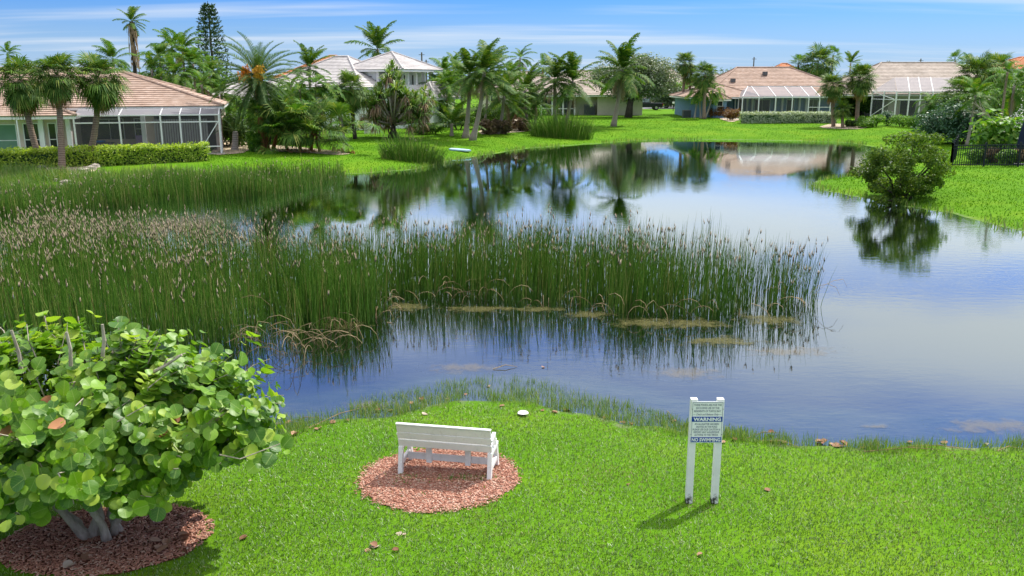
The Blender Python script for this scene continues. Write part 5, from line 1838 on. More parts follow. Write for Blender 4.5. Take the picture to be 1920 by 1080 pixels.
for i, (px, py, w, h, Y) in enumerate([(250, 200, 5, 4.6, 82), (290, 200, 5, 4.8, 84), (330, 205, 5, 4.4, 80), (370, 205, 5, 4.0, 80), (410, 215, 4.5, 3.4, 80), (350, 170, 6, 5.2, 92), (450, 215, 5, 3.6, 84), (540, 200, 5, 4.4, 84), (0, 200, 8, 5.2, 95), (60, 200, 8, 5.0, 98), (130, 200, 8, 5.0, 98)]):
    bush(['leafy growth below the shaggy tall palm', 'leafy growth right of the shaggy tall palm', 'leafy growth above the middle of the roof hip', 'leafy growth below the Norfolk pine', 'leafy growth beside the pale walled house', 'highest leafy growth left of the Norfolk pine', 'leafy growth left of the date palm crown', 'leafy growth right of the date palm crown', 'leafy growth behind the leaning cabbage palm', 'leafy growth behind the middle cabbage palm', 'leafy growth behind the straight cabbage palm'][i], px, py, w, h, 'bush_mid' if i % 3 else 'bush_dark', Y=Y, n=16, size=.28, name='grove_bush', group='leafy growth behind the left house')
for i, (px, py, w, h, Y, m_) in enumerate([(1622, 215, 5, 5.0, 119, 'bush_mid'), (1642, 215, 5.5, 5.6, 121, 'bush_mid'), (1655, 212, 5.5, 6.0, 124, 'bush_mid'), (1590, 215, 5, 3.6, 121, 'bush_mid'), (1636, 220, 4, 3.0, 114, 'bush_dark')]):
    bush(['leafy tree right behind the tallest bed palm', 'leafy tree in the middle between the two right houses', 'tallest leafy tree against the caged house roof', 'low leafy tree behind the end of the silver hedge', 'low dark leafy tree beside the screen cage'][i], px, py, w, h, m_, Y=Y, n=18, per=260, size=.36, name='leafy_tree', group='leafy trees between the right houses', cat='tree')
for i, (px, py, w, h, m_) in enumerate([(1665, 236, 2.6, 1.6, 'bush_blue'), (1690, 238, 2.8, 1.3, 'bush_mid'), (1712, 240, 2.8, 1.3, 'bush_mid'), (1742, 243, 3.0, 1.9, 'bush_blue'), (1640, 238, 2.6, 1.2, 'bush_mid'), (1620, 240, 2.6, 1.2, 'bush_mid'), (1596, 238, 1.4, .8, 'bush_dark')]):
    bush(['blue green mound at the left foot of the tall screen cage', 'green mound between two blue green mounds along the screen cage', 'second green mound along the front of the screen cage', 'large blue green mound before the middle of the screen cage', 'green mound between the planted bed and the screen cage', 'green mound just right of the tallest bed palm', 'tiny dark plant at the foot of the bed palms'][i], px, py, w, h, m_, size=.17, group='low shrubs along the right screen cage')
for i, (px, py, w, h, Y, m_) in enumerate([(1768, 250, 4.6, 3.2, 74, 'bush_blue'), (1800, 255, 5.0, 3.4, 72, 'bush_blue'), (1792, 240, 4.0, 4.0, 80, 'bush_dark'), (1835, 250, 5.0, 4.0, 74, 'bush_dark'), (1870, 250, 5.0, 4.4, 78, 'bush_mid'), (1910, 250, 5.0, 5.0, 80, 'bush_mid'), (1850, 200, 6, 6.5, 96, 'bush_dark'), (1900, 200, 6, 6.5, 98, 'bush_mid'), (1945, 240, 6, 5.6, 80, 'bush_dark')]):
    bush(['blue green shrub at the corner of the tall screen cage', 'wide blue green shrub beside the fence corner', 'dark shrub below the drooping cabbage palm', 'dark shrub behind the frangipani', 'green shrub behind the pale bare branches', 'green shrub beside the navy umbrella', 'tall dark growth under the huge cabbage palm', 'tall green growth below the red roof edge', 'dark shrub past the navy umbrella'][i], px, py, w, h, m_, Y=Y, n=18, per=260, size=.24, group='broadleaf shrubs of the right garden')
bush('frangipani with long bright leaves behind the black fence', 1862, 300, 4.6, 3.1, 'bush_mid', Y=57, n=16, per=90, size=.42, name='frangipani')
for i, (px, Y) in enumerate([(1835, 55.5), (1858, 55.5), (1885, 54), (1910, 54), (1940, 54)]):
    bush(['low green shrub inside the fence below the frangipani', 'low brownish shrub inside the fence below the frangipani', 'low green shrub in the middle of the fence run', 'low brownish shrub beside the umbrella foot', 'low green shrub past the umbrella foot'][i], px, 305, 1.5, .95, 'drygrass' if i % 2 else 'bush_mid', Y=Y, size=.16, group='low shrubs inside the fence')
bush('white flowering shrub at the back of the right garden', 1905, 240, 2.6, 3.9, 'flower', Y=69, n=6, per=60, size=.16)
for i, (px, Y, w, h) in enumerate([(1250, 150, 7, 3.6), (1265, 158, 7, 4.5), (1120, 140, 6, 5), (1385, 170, 9, 7.0), (1360, 190, 10, 7), (1440, 175, 10, 7.2), (1470, 170, 8, 7.2)]):
    bush(['distant bush above the pickup bed', 'distant tree above the road beside the grey tree', 'distant tree behind the lone coconut palm', 'distant tree left of the bare utility pole', 'far hazy tree behind the brownish roof', 'distant tree right of the bare utility pole', 'distant tree beside the terracotta roof behind the blue house'][i], px, 200, w, h, 'bush_mid' if i % 2 else 'forest', Y=Y, n=18, per=240, size=.4, name='distant_tree', cat='tree', group='distant trees between houses')
# bare frangipani boughs
fb = A(1868, 262, 64); fb.z = gz1(fb.x, fb.y)
ft = thing('bare_tree', 'pale bare branching shrub reaching left over the garden', 'tree', fb)
MB().tube([(0, 0, -.1), (-.2, 0, 1.4), (-.5, 0, 2.3)], [.10, .08, .06], 7).build('trunk', M['grey_trunk'], ft)
for i in range(10):
    a = random.uniform(1.7, 4.2); L = random.uniform(1.0, 2.2)
    MB().tube([(-.5, 0, 2.2), (-.5 + math.cos(a) * L * .5, math.sin(a) * .4, 2.2 + random.uniform(.2, .9)), (-.5 + math.cos(a) * L, math.sin(a) * .6, 2.3 + random.uniform(.1, 1.5))], [.045, .03, .015], 5).build('branch', M['grey_trunk'], ft)

# far wooded skyline
Ps, Ds = [], []
for i in range(420):
    x = random.uniform(-420, 420); Y = random.uniform(270, 420)
    h = random.uniform(7.0, 9.2) * (.9 + .25 * math.sin(x * .03)); r = random.uniform(4, 8)
    k = 60
    d_ = rand_dirs(k); d_[:, 2] = np.abs(d_[:, 2])
    Ps.append(np.array([x, Y, 1.0]) + d_ * np.array([r, r, h]) * rng.uniform(.7, 1, (k, 1))); Ds.append(d_)
V, Fc, _ = leaf_cloud(np.concatenate(Ps), np.concatenate(Ds), 2.2, .8)
tag(link('far_woodland', np_mesh('far_woodland', V, Fc, M['forest'])), kind='stuff')

# ================================================================== HOUSES
def roof_faces(parent, faces, m, courses, lift=.05, name='roof'):
    """tile courses: every course a lapped strip with its own lower edge"""
    b_ = MB()
    for (a, b2, c, d) in faces:                     # a,b2 eave corners; c,d ridge corners (c above b2, d above a)
        a, b2, c, d = map(Vector, (a, b2, c, d))
        nrm = (b2 - a).cross(d - a if (d - a).length > .01 else c - a).normalized()
        if nrm.z < 0: nrm = -nrm
        for i in range(courses):
            t0, t1 = i / courses, (i + 1) / courses
            l0, r0 = a.lerp(d, t0), b2.lerp(c, t0)
            l1, r1 = a.lerp(d, t1), b2.lerp(c, t1)
            L0, R0 = l0 + nrm * lift, r0 + nrm * lift
            b_.add([L0, R0, r1 + nrm * .004, l1 + nrm * .004], [(0, 1, 2, 3)])
            b_.add([l0 - nrm * .03, r0 - nrm * .03, R0, L0], [(0, 1, 2, 3)])
    return b_.build(name, M[m], parent)


def caps(parent, roof, lines, m, r=.10):
    for a, b2 in lines:
        a, b2 = Vector(a), Vector(b2)
        MB().tube([a + Vector((0, 0, .06)), b2 + Vector((0, 0, .06))], r, 6).build('ridge_cap', M[m], roof)


def hip(parent, x0, x1, y0, y1, ze, zr, m, courses, ridge=None, fascia='white_frame'):
    """hip roof, ridge along the longer side"""
    w, d = x1 - x0, y1 - y0
    if ridge is None:
        if w >= d:
            ridge = ((x0 + d / 2, (y0 + y1) / 2), (x1 - d / 2, (y0 + y1) / 2))
        else:
            ridge = (((x0 + x1) / 2, y0 + w / 2), ((x0 + x1) / 2, y1 - w / 2))
    (ax, ay), (bx_, by_) = ridge
    A_, B_ = (ax, ay, zr), (bx_, by_, zr)
    c00, c10, c11, c01 = (x0, y0, ze), (x1, y0, ze), (x1, y1, ze), (x0, y1, ze)
    if w >= d or abs(ay - by_) < .01:
        fs = [(c00, c10, B_, A_), (c10, c11, B_, B_), (c11, c01, A_, B_), (c01, c00, A_, A_)]
        ln = [(c00, A_), (c01, A_), (c10, B_), (c11, B_), (A_, B_)]
    else:
        fs = [(c00, c10, A_, A_), (c10, c11, B_, A_), (c11, c01, B_, B_), (c01, c00, A_, B_)]
        ln = [(c00, A_), (c10, A_), (c01, B_), (c11, B_), (A_, B_)]
    rf = roof_faces(parent, fs, m, courses)
    caps(parent, rf, [l for l in ln if (Vector(l[0]) - Vector(l[1])).length > .2], m)
    MB().box(x0 + .04, x1 - .04, y0 + .04, y1 - .04, ze - .22, ze - .035).build('fascia', M[fascia], parent)
    return rf


def window(parent, x0, x1, y, z0, z1, fr='white_frame', glass='glass', bars=1, t_=.06, horiz=False):
    w = bpart(parent, 'window', fr, (x0 - t_, x0, y - .05, y + .02, z0 - t_, z1 + t_), (x1, x1 + t_, y - .05, y + .02, z0 - t_, z1 + t_),
              (x0, x1, y - .05, y + .02, z1, z1 + t_), (x0, x1, y - .05, y + .02, z0 - t_, z0))
    bpart(w, 'pane', glass, (x0, x1, y - .02, y + .01, z0, z1))
    if horiz:
        bpart(w, 'glazing_bar', fr, (x0, x1, y - .045, y - .021, (z0 + z1) / 2 - .025, (z0 + z1) / 2 + .025))
    for i in range(bars):
        xx = x0 + (x1 - x0) * (i + 1) / (bars + 1)
        bpart(w, 'glazing_bar', fr, (xx - .02, xx + .02, y - .046, y - .022, z0, z1))
    return w


def pane_quad(parent, name, m, pts):
    return MB().add(pts, [tuple(range(len(pts)))]).build(name, M[m], parent)


# ---- left house: pinkish tile roof, white screen cage
o_ = A(415, 281, 60.5)
hl = thing('house', 'house with pinkish tile hip roof and white screened porch behind the lime hedge', 'house', (o_.x, 60.5, gz1(o_.x, 60.5)), R(16))
bpart(hl, 'slab', 'concrete', (-34, .2, -.1, 17, -.3, .06))
bpart(hl, 'wall', 'wall_beige', (-34, -9.6, .9, 1.15, .061, 2.9))
bpart(hl, 'wall', 'wall_beige', (-9.85, -9.6, 1.151, 4.3, .061, 2.9))
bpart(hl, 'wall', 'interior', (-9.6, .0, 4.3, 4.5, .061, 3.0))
bpart(hl, 'wall', 'wall_beige', (-.4, -.2, 2.4, 17, .061, 3.0))
bpart(hl, 'side_wall', 'wall_beige', (-9.0, -4.6, 4.1, 4.299, .061, .9))
window(hl, -14.5, -12.95, .9, .12, 2.15, glass='green_shade', bars=0, horiz=True)
window(hl, -12.45, -11.6, .9, .12, 2.2, bars=0, horiz=True)
window(hl, -10.95, -10.55, .9, .12, 2.2, bars=0, horiz=True)
window(hl, -16.0, -15.65, .9, .12, 1.7, bars=0)
for x in (-11.35, -10.25, -9.7, -5.0):
    bpart(hl, 'column', 'white_frame', (x - .14, x + .14, .55, .85, .061, 2.75))
window(hl, -8.6, -6.8, 4.29, .1, 2.3, bars=1)
window(hl, -6.0, -5.2, 4.29, .9, 2.3, bars=0, horiz=True)
bpart(hl, 'inner_wall', 'wall_beige', (-5.1, -4.5, 2.6, 4.29, .061, 2.9))
for i in range(22):
    x = -4.45 + i * .165
    b_ = MB().box(-.07, .07, -.006, .006, .1, 2.35).build('blind_slat', M['blind'], hl, (x, 2.3, 0)); b_.rotation_euler = (0, 0, .5)
hip(hl, -36, .3, 1.9, 17.5, 3.25, 5.85, 'roof_pink', 20, ridge=((-26, 9.6), (-7.9, 9.6)))
hip(hl, -15.5, -9.0, -.1, 6, 2.75, 3.85, 'roof_pink', 9, ridge=((-12.4, 2.8), (-12.2, 2.8)))
# cage
PX = [-9.2, -6.4, -3.8, -2.55, -1.25, 0]
for x in PX:
    bpart(hl, 'cage_post', 'white_frame', (x - .05, x + .05, -.05, .05, .061, 2.72))
for z in (.55, 2.25, 2.72):
    bpart(hl, 'cage_rail', 'white_frame', (-9.2, 0, -.035, .035, z - .04, z + .04))
for i in range(5):
    pane_quad(hl, 'screen_panel', 'screen', [(PX[i] + .05, 0, .07), (PX[i + 1] - .05, 0, .07), (PX[i + 1] - .05, 0, 2.7), (PX[i] + .05, 0, 2.7)])
    MB().beam((PX[i + 1], .05, 2.73), (PX[i + 1], 2.0, 3.12), .06).build('roof_beam', M['white_frame'], hl)
    pane_quad(hl, 'screen_panel', 'screen_roof', [(PX[i] + .03, .0, 2.76), (PX[i + 1] - .03, .0, 2.76), (PX[i + 1] - .03, 2.0, 3.15), (PX[i] + .03, 2.0, 3.15)])
for y in (.85, 1.7):
    bpart(hl, 'cage_post', 'white_frame', (-.05, .05, y - .05, y + .05, .061, 2.95))
MB().beam((0, .1, .6), (0, 1.6, 2.3), .07).build('diagonal_brace', M['white_frame'], hl)
MB().beam((-1.15, .0, .62), (-.1, .0, 2.2), .06).build('diagonal_brace', M['white_frame'], hl)
for x in (-34, -29, -24, -19.5, -16.6, -14.9, -12.6):
    bpart(hl, 'cage_post', 'white_frame', (x - .04, x + .04, -.04, .04, .061, 2.55))
bpart(hl, 'cage_rail', 'white_frame', (-34, -9.3, -.035, .035, 2.55, 2.63))
# things on the porch
def local(h, p):
    return h.matrix_basis @ Vector(p)


tbp = local(hl, (-8.0, 2.4, .06))
tb_ = thing('patio_table', 'dark patio table under blue cushions on the screened porch', 'table', tbp)
bpart(tb_, 'table_top', 'grey_box', (-.7, .7, -.45, .45, .70, .74))
for x in (-.6, .6):
    for y in (-.38, .38):
        bpart(tb_, 'leg', 'grey_box', (x - .03, x + .03, y - .03, y + .03, 0, .699))
cu = MB().box(-.62, .10, -.35, .35, .742, .86).build('blue_cushion', M['blue_cloth'], None, tbp, bevel=.04)
tag(cu, 'blue cushion lying on the porch table', 'cushion')
ch = thing('porch_chair', 'high backed lilac covered chair on the screened porch', 'chair', local(hl, (-5.7, 2.9, .06)))
bpart(ch, 'seat', 'purple_cloth', (-.3, .3, -.3, .3, .36, .48), bevel=.03)
bpart(ch, 'backrest', 'purple_cloth', (-.3, .3, .22, .32, .481, 1.15), bevel=.05)
for x in (-.25, .25):
    for y in (-.25, .25):
        bpart(ch, 'leg', 'grey_box', (x - .025, x + .025, y - .025, y + .025, 0, .359))
# rocks edging the palm bed
for i, (px, py) in enumerate([(70, 312), (78, 318), (86, 324), (95, 330), (104, 333), (113, 335), (122, 334), (130, 332), (138, 329), (146, 327), (154, 324), (162, 321), (170, 318), (178, 314), (186, 310), (193, 306), (150, 330), (135, 335)]):
    p_ = G(px, py)
    bm = MB()
    rs = random.Random(i)
    n_ = 8
    ph = [rs.uniform(.75, 1.15) for _ in range(24)]
    bm.add([(math.cos(k * .785) * .30 * ph[k], math.sin(k * .785) * .26 * ph[k + 8], -.05) for k in range(8)] + [(math.cos(k * .785 + .3) * .24 * ph[k + 4], math.sin(k * .785 + .3) * .2 * ph[k + 12], .14 * ph[k]) for k in range(8)] + [(0, 0, .2)],
           [(k, (k + 1) % 8, 8 + (k + 1) % 8, 8 + k) for k in range(8)] + [(8 + k, 8 + (k + 1) % 8, 16) for k in range(8)])
    o = bm.build('edging_rock', M['rock'], None, p_); o.rotation_euler = (0, 0, rs.uniform(0, 6)); s = rs.uniform(.9, 1.5); o.scale = (s, s, s * .9)
    tag(o, 'rough pale rock edging the bed of the three cabbage palms', 'rock', 'rocks edging the cabbage palm bed')

# ---- two storey pale mint house with grey roofs
o_ = A(700, 240, 86)
hm = thing('house', 'pale mint two storey house with grey tile roofs and a columned balcony', 'house', (o_.x - 2.5, 88, gz1(o_.x, 88)), R(-26))
bpart(hm, 'wall', 'wall_mint', (-10.5, 1.2, 0, 10, -.3, 3.9))
window(hm, -5.4, -4.2, -.0, 1.0, 2.3, bars=1)
window(hm, -8.6, -7.4, -.0, 1.0, 2.3, bars=1)
hip(hm, -11.3, 2.0, -.8, 10.8, 4.2, 7.3, 'roof_grey', 20)
# tower
TX = -2.6
bpart(hm, 'tower_wall', 'wall_mint', (1.0 + TX, 6.2 + TX, 3.6, 9.8, -.3, 3.6))
bpart(hm, 'tower_wall', 'wall_mint', (.2 + TX, 3.4 + TX, 3.4, 9.9, 3.601, 5.75))
window(hm, 1.6 + TX, 2.9 + TX, 3.4, 4.1, 5.3, bars=1)
bpart(hm, 'balcony_floor', 'white_frame', (3.4 + TX, 6.4 + TX, 3.2, 9.9, 3.601, 3.8))
bpart(hm, 'balcony_back_wall', 'wall_mint', (5.0 + TX, 5.2 + TX, 5.5, 9.8, 3.801, 5.75))
bpart(hm, 'balcony_parapet', 'white_frame', (3.6 + TX, 6.35 + TX, 3.25, 3.40, 3.801, 4.4), (6.2 + TX, 6.35 + TX, 3.401, 9.8, 3.801, 4.4))
for (x, y) in ((3.75, 3.33), (4.9, 3.33), (6.2, 3.33), (6.25, 4.9), (6.25, 6.5), (6.25, 8.1), (6.25, 9.6)):
    bpart(hm, 'column', 'white_frame', (x - .16 + TX, x + .16 + TX, y - .16, y + .16, 4.41, 5.75))
for y in (5.9, 7.5):
    bpart(hm, 'balcony_window', 'glass', (5.201 + TX, 5.23 + TX, y, y + 1.0, 4.2, 5.4))
hip(hm, -.6 + TX, 7.2 + TX, 2.7, 10.6, 5.95, 7.75, 'roof_grey', 13)
# low right wing
bpart(hm, 'wing_wall', 'wall_mint', (6.21 + TX, 8.6 + TX, 6.0, 10.5, -.3, 2.9))
hip(hm, 5.9 + TX, 9.4 + TX, 5.2, 11.4, 3.1, 4.6, 'roof_grey', 10)
# white gate at the side
gt = thing('garden_gate', 'white picket gate in the wall behind the screw pine', 'gate', A(697, 243, 80.5))
gt.location.z = gz1(gt.location.x, 80.5)
for i in range(12):
    bpart(gt, 'picket', 'white_frame', (-.7 + i * .12, -.66 + i * .12, -.02, .02, .05, 1.35))
for z in (.2, 1.15):
    bpart(gt, 'rail', 'white_frame', (-.75, .75, .021, .06, z, z + .07))
fl = thing('flag', 'small red and white striped flag with blue corner on the balcony', 'flag', local(hm, (6.5 - 2.6, 3.15, 3.9)))
MB().tube([(0, 0, -.3), (.25, -.3, .55)], .02, 6).build('flag_pole', M['white_frame'], fl)
for i in range(7):
    x0_ = .25 + i * .085 * .6
    MB().box(-.005, .005, i * .085, i * .085 + .084, -.9, .4 if i > 3 else .4).build('stripe', M['flag_red' if i % 2 == 0 else 'flag_white'], fl, (.24, -.35, 0))
MB().box(-.012, .012, .0, .3, .05, .41).build('canton', M['flag_blue'], fl, (.24, -.35, 0))

# ---- cream house behind the coconut palms
o_ = A(1200, 215, 122)
hc = thing('house', 'cream house with tan tile roof and white framed porch behind the coconut palms', 'house', (o_.x, 120, gz1(o_.x, 120)))
bpart(hc, 'wall', 'wall_cream', (-6.2, 0, 0, 9, -.3, 2.5))
bpart(hc, 'wall', 'wall_cream', (-9.2, -6.201, 1.5, 9, -.3, 2.5))
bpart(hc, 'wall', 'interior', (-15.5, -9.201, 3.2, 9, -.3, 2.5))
bpart(hc, 'shed_roof', 'roof_tan', (-6.5, -.0, -.5, .001, 2.52, 2.62))
hip(hc, -17.5, .8, -.6, 14, 2.75, 6.0, 'roof_tan', 18)
for i, x in enumerate((-15.4, -13.9, -12.4, -10.9, -9.3)):
    bpart(hc, 'porch_post', 'white_frame', (x - .1, x + .1, .3, .5, 0, 2.5))
for z in (.9, 2.45):
    bpart(hc, 'porch_rail', 'white_frame', (-15.4, -9.3, .36, .44, z - .05, z + .05))
for i, x in enumerate((-15.4, -13.9, -12.4, -10.9)):
    pane_quad(hc, 'screen_panel', 'screen', [(x + .1, .4, .05), (x + 1.4, .4, .05), (x + 1.4, .4, 2.4), (x + .1, .4, 2.4)])
window(hc, -14.6, -13.0, 3.19, .2, 2.1, bars=1)
window(hc, -12.0, -10.2, 3.19, .2, 2.1, bars=1)
ac = thing('air_conditioner', 'dark air conditioning unit against the cream wall', 'air conditioner', local(hc, (-7.2, .6, 0)))
bpart(ac, 'casing', 'grey_box', (-.75, .75, -.5, .5, 0, 1.45), bevel=.04)
for i in range(7):
    bpart(ac, 'grille_slat', 'fence', (-.68, .68, -.53, -.501, .2 + i * .16, .26 + i * .16))

# ---- blue house with screen cage and silver hedge
o_ = A(1390, 222, 112)
hb_ = thing('house', 'blue house with pinkish tan tile roof and long screened pool cage', 'house', (o_.x, 112, gz1(o_.x, 112)))
bpart(hb_, 'wall', 'wall_blue', (-1.6, 14.5, 5.0, 15, -.3, 2.6))
bpart(hb_, 'wing_wall', 'wall_blue', (-6.4, -1.601, 2.0, 12, -.3, 2.5))
bpart(hb_, 'entry_wall', 'wall_blue', (-3.6, -1.9, .4, 1.999, -.3, 2.3))
window(hb_, -3.1, -2.45, .4, .9, 2.1, bars=0, horiz=True)
hip(hb_, -7.1, 3, 1.2, 13, 2.65, 4.3, 'roof_pink', 11)
hip(hb_, -4.1, -1.4, -.1, 5, 2.4, 3.2, 'roof_pink', 6)
rfb = hip(hb_, -4.0, 17.5, 3.4, 18.5, 2.75, 6.45, 'roof_pink', 20, ridge=((1.8, 11), (9.2, 11)))
for x, y, z in ((.4, 7.0, 4.7), (5.2, 8.8, 5.65)):
    bpart(rfb, 'vent', 'grey_box', (x - .3, x + .3, y - .2, y + .3, z - .2, z + .28))
for x0, x1 in ((.9, 1.5), (3.0, 5.0), (7.3, 8.2), (10.2, 11.4)):
    window(hb_, x0, x1, 4.99, .1, 2.2, bars=1 if x1 - x0 > 1 else 0)
for x in (1.9, 2.6, 5.7, 6.6, 8.9, 9.8):
    bpart(hb_, 'column', 'white_frame', (x - .12, x + .12, 4.6, 4.9, 0, 2.55))
CX = [0, 2.1, 4.25, 6.4, 8.5, 9.9, 11.3]
for x in CX:
    bpart(hb_, 'cage_post', 'white_frame', (x - .06, x + .06, -.06, .06, 0, 2.55))
bpart(hb_, 'cage_rail', 'white_frame', (0, 11.3, -.05, .05, 2.55, 2.68), (0, 11.3, -.04, .04, .5, .58))
bpart(hb_, 'cage_rail', 'white_frame', (8.56, 11.24, -.04, .04, 1.35, 1.42))
for i in range(6):
    pane_quad(hb_, 'screen_panel', 'screen', [(CX[i] + .06, 0, .05), (CX[i + 1] - .06, 0, .05), (CX[i + 1] - .06, 0, 2.53), (CX[i] + .06, 0, 2.53)])
    if i < 5:
        k0, k1 = CX[i] + (1.4 if i == 0 else 0), CX[i + 1]
        pane_quad(hb_, 'screen_panel', 'screen_roof', [(CX[i] + .04, 0, 2.72), (CX[i + 1] - .04, 0, 2.72), (k1 - .04 - .25, 3.0, 3.95), (k0 + .04 - (.25 if i else 0), 3.0, 3.95)])
for i, x in enumerate(CX[1:6]):
    MB().beam((x, 0, 2.74), (x - .25, 3.0, 3.97), .07).build('roof_beam', M['white_frame'], hb_)
MB().beam((0, 0, 2.74), (1.4, 3.0, 3.97), .08).build('roof_beam', M['white_frame'], hb_)
MB().beam((1.4, 3.0, 3.98), (11.3, 3.0, 3.98), .08).build('roof_beam', M['white_frame'], hb_)
pane_quad(hb_, 'screen_panel', 'screen_roof', [(0, .03, 2.72), (1.38, 3.0, 3.95), (-.2, 4.6, 2.72)])
for y in (1.6, 3.2):
    bpart(hb_, 'cage_post', 'white_frame', (-.14, -.02, y - .06, y + .06, 0, 2.55))
bpart(hb_, 'cage_rail', 'white_frame', (-.13, -.03, .06, 4.6, 2.55, 2.68))
pane_quad(hb_, 'screen_panel', 'screen', [(-.08, .07, .05), (-.08, 4.5, .05), (-.08, 4.5, 2.53), (-.08, .07, 2.53)])
for nm, lb, p_ in (('air_conditioner', 'grey air conditioning unit beside the blue house wing', (-6.9, 1.0, 0)),):
    q = thing(nm, lb, 'air conditioner', local(hb_, p_))
    bpart(q, 'casing', 'grey_box', (-.5, .5, -.45, .45, 0, 1.0), bevel=.04)
    for i in range(6):
        bpart(q, 'grille_slat', 'fence', (-.45, .45, -.48, -.451, .12 + i * .14, .17 + i * .14))
p4 = [tuple((local(hb_, p))[:2]) for p in ((-1.9, .3, 0), (-.4, -2.6, 0), (-1.9, -2.8, 0), (-3.4, .2, 0))]
sheet('garden_path', p4, M['concrete'], .04, res=3)

# ---- right house with the tall cage
o_ = A(1676, 226, 106)
hr = thing('house', 'house with barrel tile roof and tall white screen cage in the right garden', 'house', (o_.x, 106, gz1(o_.x, 106)))
bpart(hr, 'wall', 'wall_cream', (1.5, 16, 5.5, 16, -.3, 2.8))
window(hr, 3.0, 5.0, 5.49, .2, 2.2, bars=1)
window(hr, 6.2, 7.6, 5.49, .8, 2.2, bars=1)
hip(hr, -3.5, 19, 4.6, 22, 3.0, 7.0, 'roof_tan', 22, ridge=((3.2, 13), (13, 13)))
HX = [0, 1.55, 2.9, 4.4, 7.6]
for x in HX:
    bpart(hr, 'cage_post', 'white_frame', (x - .07, x + .07, -.07, .07, 0, 3.35))
for z in (.35, 2.45, 3.35):
    bpart(hr, 'cage_rail', 'white_frame', (0, 7.6, -.05, .05, z - .05, z + .05))
for i in range(4):
    pane_quad(hr, 'screen_panel', 'screen', [(HX[i] + .07, 0, .05), (HX[i + 1] - .07, 0, .05), (HX[i + 1] - .07, 0, 3.3), (HX[i] + .07, 0, 3.3)])
    MB().beam((HX[i + 1], 0, 3.43), (HX[i + 1] + 1.6, 4.5, 5.1), .08).build('roof_beam', M['white_frame'], hr)
    pane_quad(hr, 'screen_panel', 'screen_roof', [(HX[i] + .05, 0, 3.42), (HX[i + 1] - .05, 0, 3.42), (HX[i + 1] + 1.55, 4.5, 5.08), (HX[i] + (1.65 if i else 1.5), 4.5, 5.08)])
for k, y in enumerate((2.2, 4.4)):
    bpart(hr, 'cage_post', 'white_frame', (-.55 * (k + 1) - .07, -.55 * (k + 1) + .07, y - .07, y + .07, 0, 3.35))
MB().beam((0, 0, 3.38), (-1.1, 4.4, 3.38), .08).build('cage_rail', M['white_frame'], hr)
MB().beam((0, 0, 2.45), (-1.1, 4.4, 2.45), .07).build('cage_rail', M['white_frame'], hr)
MB().beam((-1.05, 4.3, .4), (-.08, .2, 2.4), .08).build('diagonal_brace', M['white_frame'], hr)
MB().beam((-1.05, 4.3, 3.3), (-.1, .3, 2.5), .07).build('diagonal_brace', M['white_frame'], hr)
pane_quad(hr, 'screen_panel', 'screen', [(-.02, .1, .05), (-1.1, 4.35, .05), (-1.1, 4.35, 3.3), (-.02, .1, 3.3)])
pane_quad(hr, 'screen_panel', 'screen_roof', [(-.02, .05, 3.42), (1.45, 4.5, 5.08), (-1.1, 4.5, 3.42)])

# ---- other roofs over the trees
def far_house(label, px, Y, w, d, h, rise, rm, wm, rz=0):
    o_ = A(px, 200, Y)
    q = thing('house', label, 'house', (o_.x, Y, gz1(o_.x, Y)), rz)
    bpart(q, 'wall', wm, (-w / 2, w / 2, 0, d, -.3, h))
    for i in range(int(w / 4)):
        x = -w / 2 + 1.5 + i * 4
        window(q, x, x + 1.4, -.0, 1.0, 2.2, bars=1)
    hip(q, -w / 2 - .6, w / 2 + .6, -.6, d + .6, h + .1, h + rise, rm, 14)
    return q


far_house('far house with terracotta roof showing left of the grey roofs', 612, 118, 13, 12, 4.8, 3.2, 'roof_red', 'wall_cream')
far_house('far house with terracotta roof behind the blue house ridge', 1480, 165, 11, 10, 4.2, 3.6, 'roof_red', 'wall_cream')
far_house('tan house across the road seen past the dark pickup', 1235, 176, 16, 10, 3.0, 4.0, 'roof_tan', 'wall_tan')
far_house('far house with brownish roof behind the blue house wing', 1352, 150, 9, 9, 2.8, 3.0, 'roof_tan', 'wall_tan')
far_house('far house with pale flat looking roof between the right houses', 1662, 150, 8, 8, 4.2, 1.6, 'roof_white', 'wall_cream')
far_house('white gabled house with red roof edge at the right skyline', 1932, 128, 7, 8, 6.2, 1.8, 'roof_red', 'wall_mint')
far_house('pale walled house behind the palms beside the left house', 425, 92, 9, 9, 2.6, 2.0, 'roof_grey', 'wall_mint')
far_house('low tan roofed house behind the shore thicket', 985, 140, 14, 10, 2.8, 3.2, 'roof_tan', 'wall_cream')

# ================================================================== SMALL THINGS FAR OFF
# pickup truck
p_ = A(1207, 207, 141)
tk = thing('pickup_truck', 'black pickup truck parked past the cream house', 'pickup truck', (p_.x, 141, gz1(p_.x, 141)))
bd = MB()
prof = [(-2.9, .45), (2.9, .45), (2.9, 1.12), (1.0, 1.15), (-1.2, 1.15), (-2.75, 1.05), (-2.9, .8)]
n_ = len(prof)
bd.add([(x, -.95, z) for x, z in prof] + [(x, .95, z) for x, z in prof], [tuple(range(n_)), tuple(range(n_, 2 * n_))[::-1]] + [(i, n_ + i, n_ + (i + 1) % n_, (i + 1) % n_) for i in range(n_)])
bd.build('body', M['car_paint'], tk, bevel=.05)
cb = MB()
prof = [(-1.25, 1.152), (1.0, 1.152), (.75, 1.85), (-.55, 1.87)]
cb.add([(x, -.9 + (.12 if z > 1.5 else 0), z) for x, z in prof] + [(x, .9 - (.12 if z > 1.5 else 0), z) for x, z in prof], [(0, 1, 2, 3), (7, 6, 5, 4), (0, 4, 5, 1), (1, 5, 6, 2), (2, 6, 7, 3), (3, 7, 4, 0)])
cab = cb.build('cab', M['car_paint'], tk, bevel=.04)
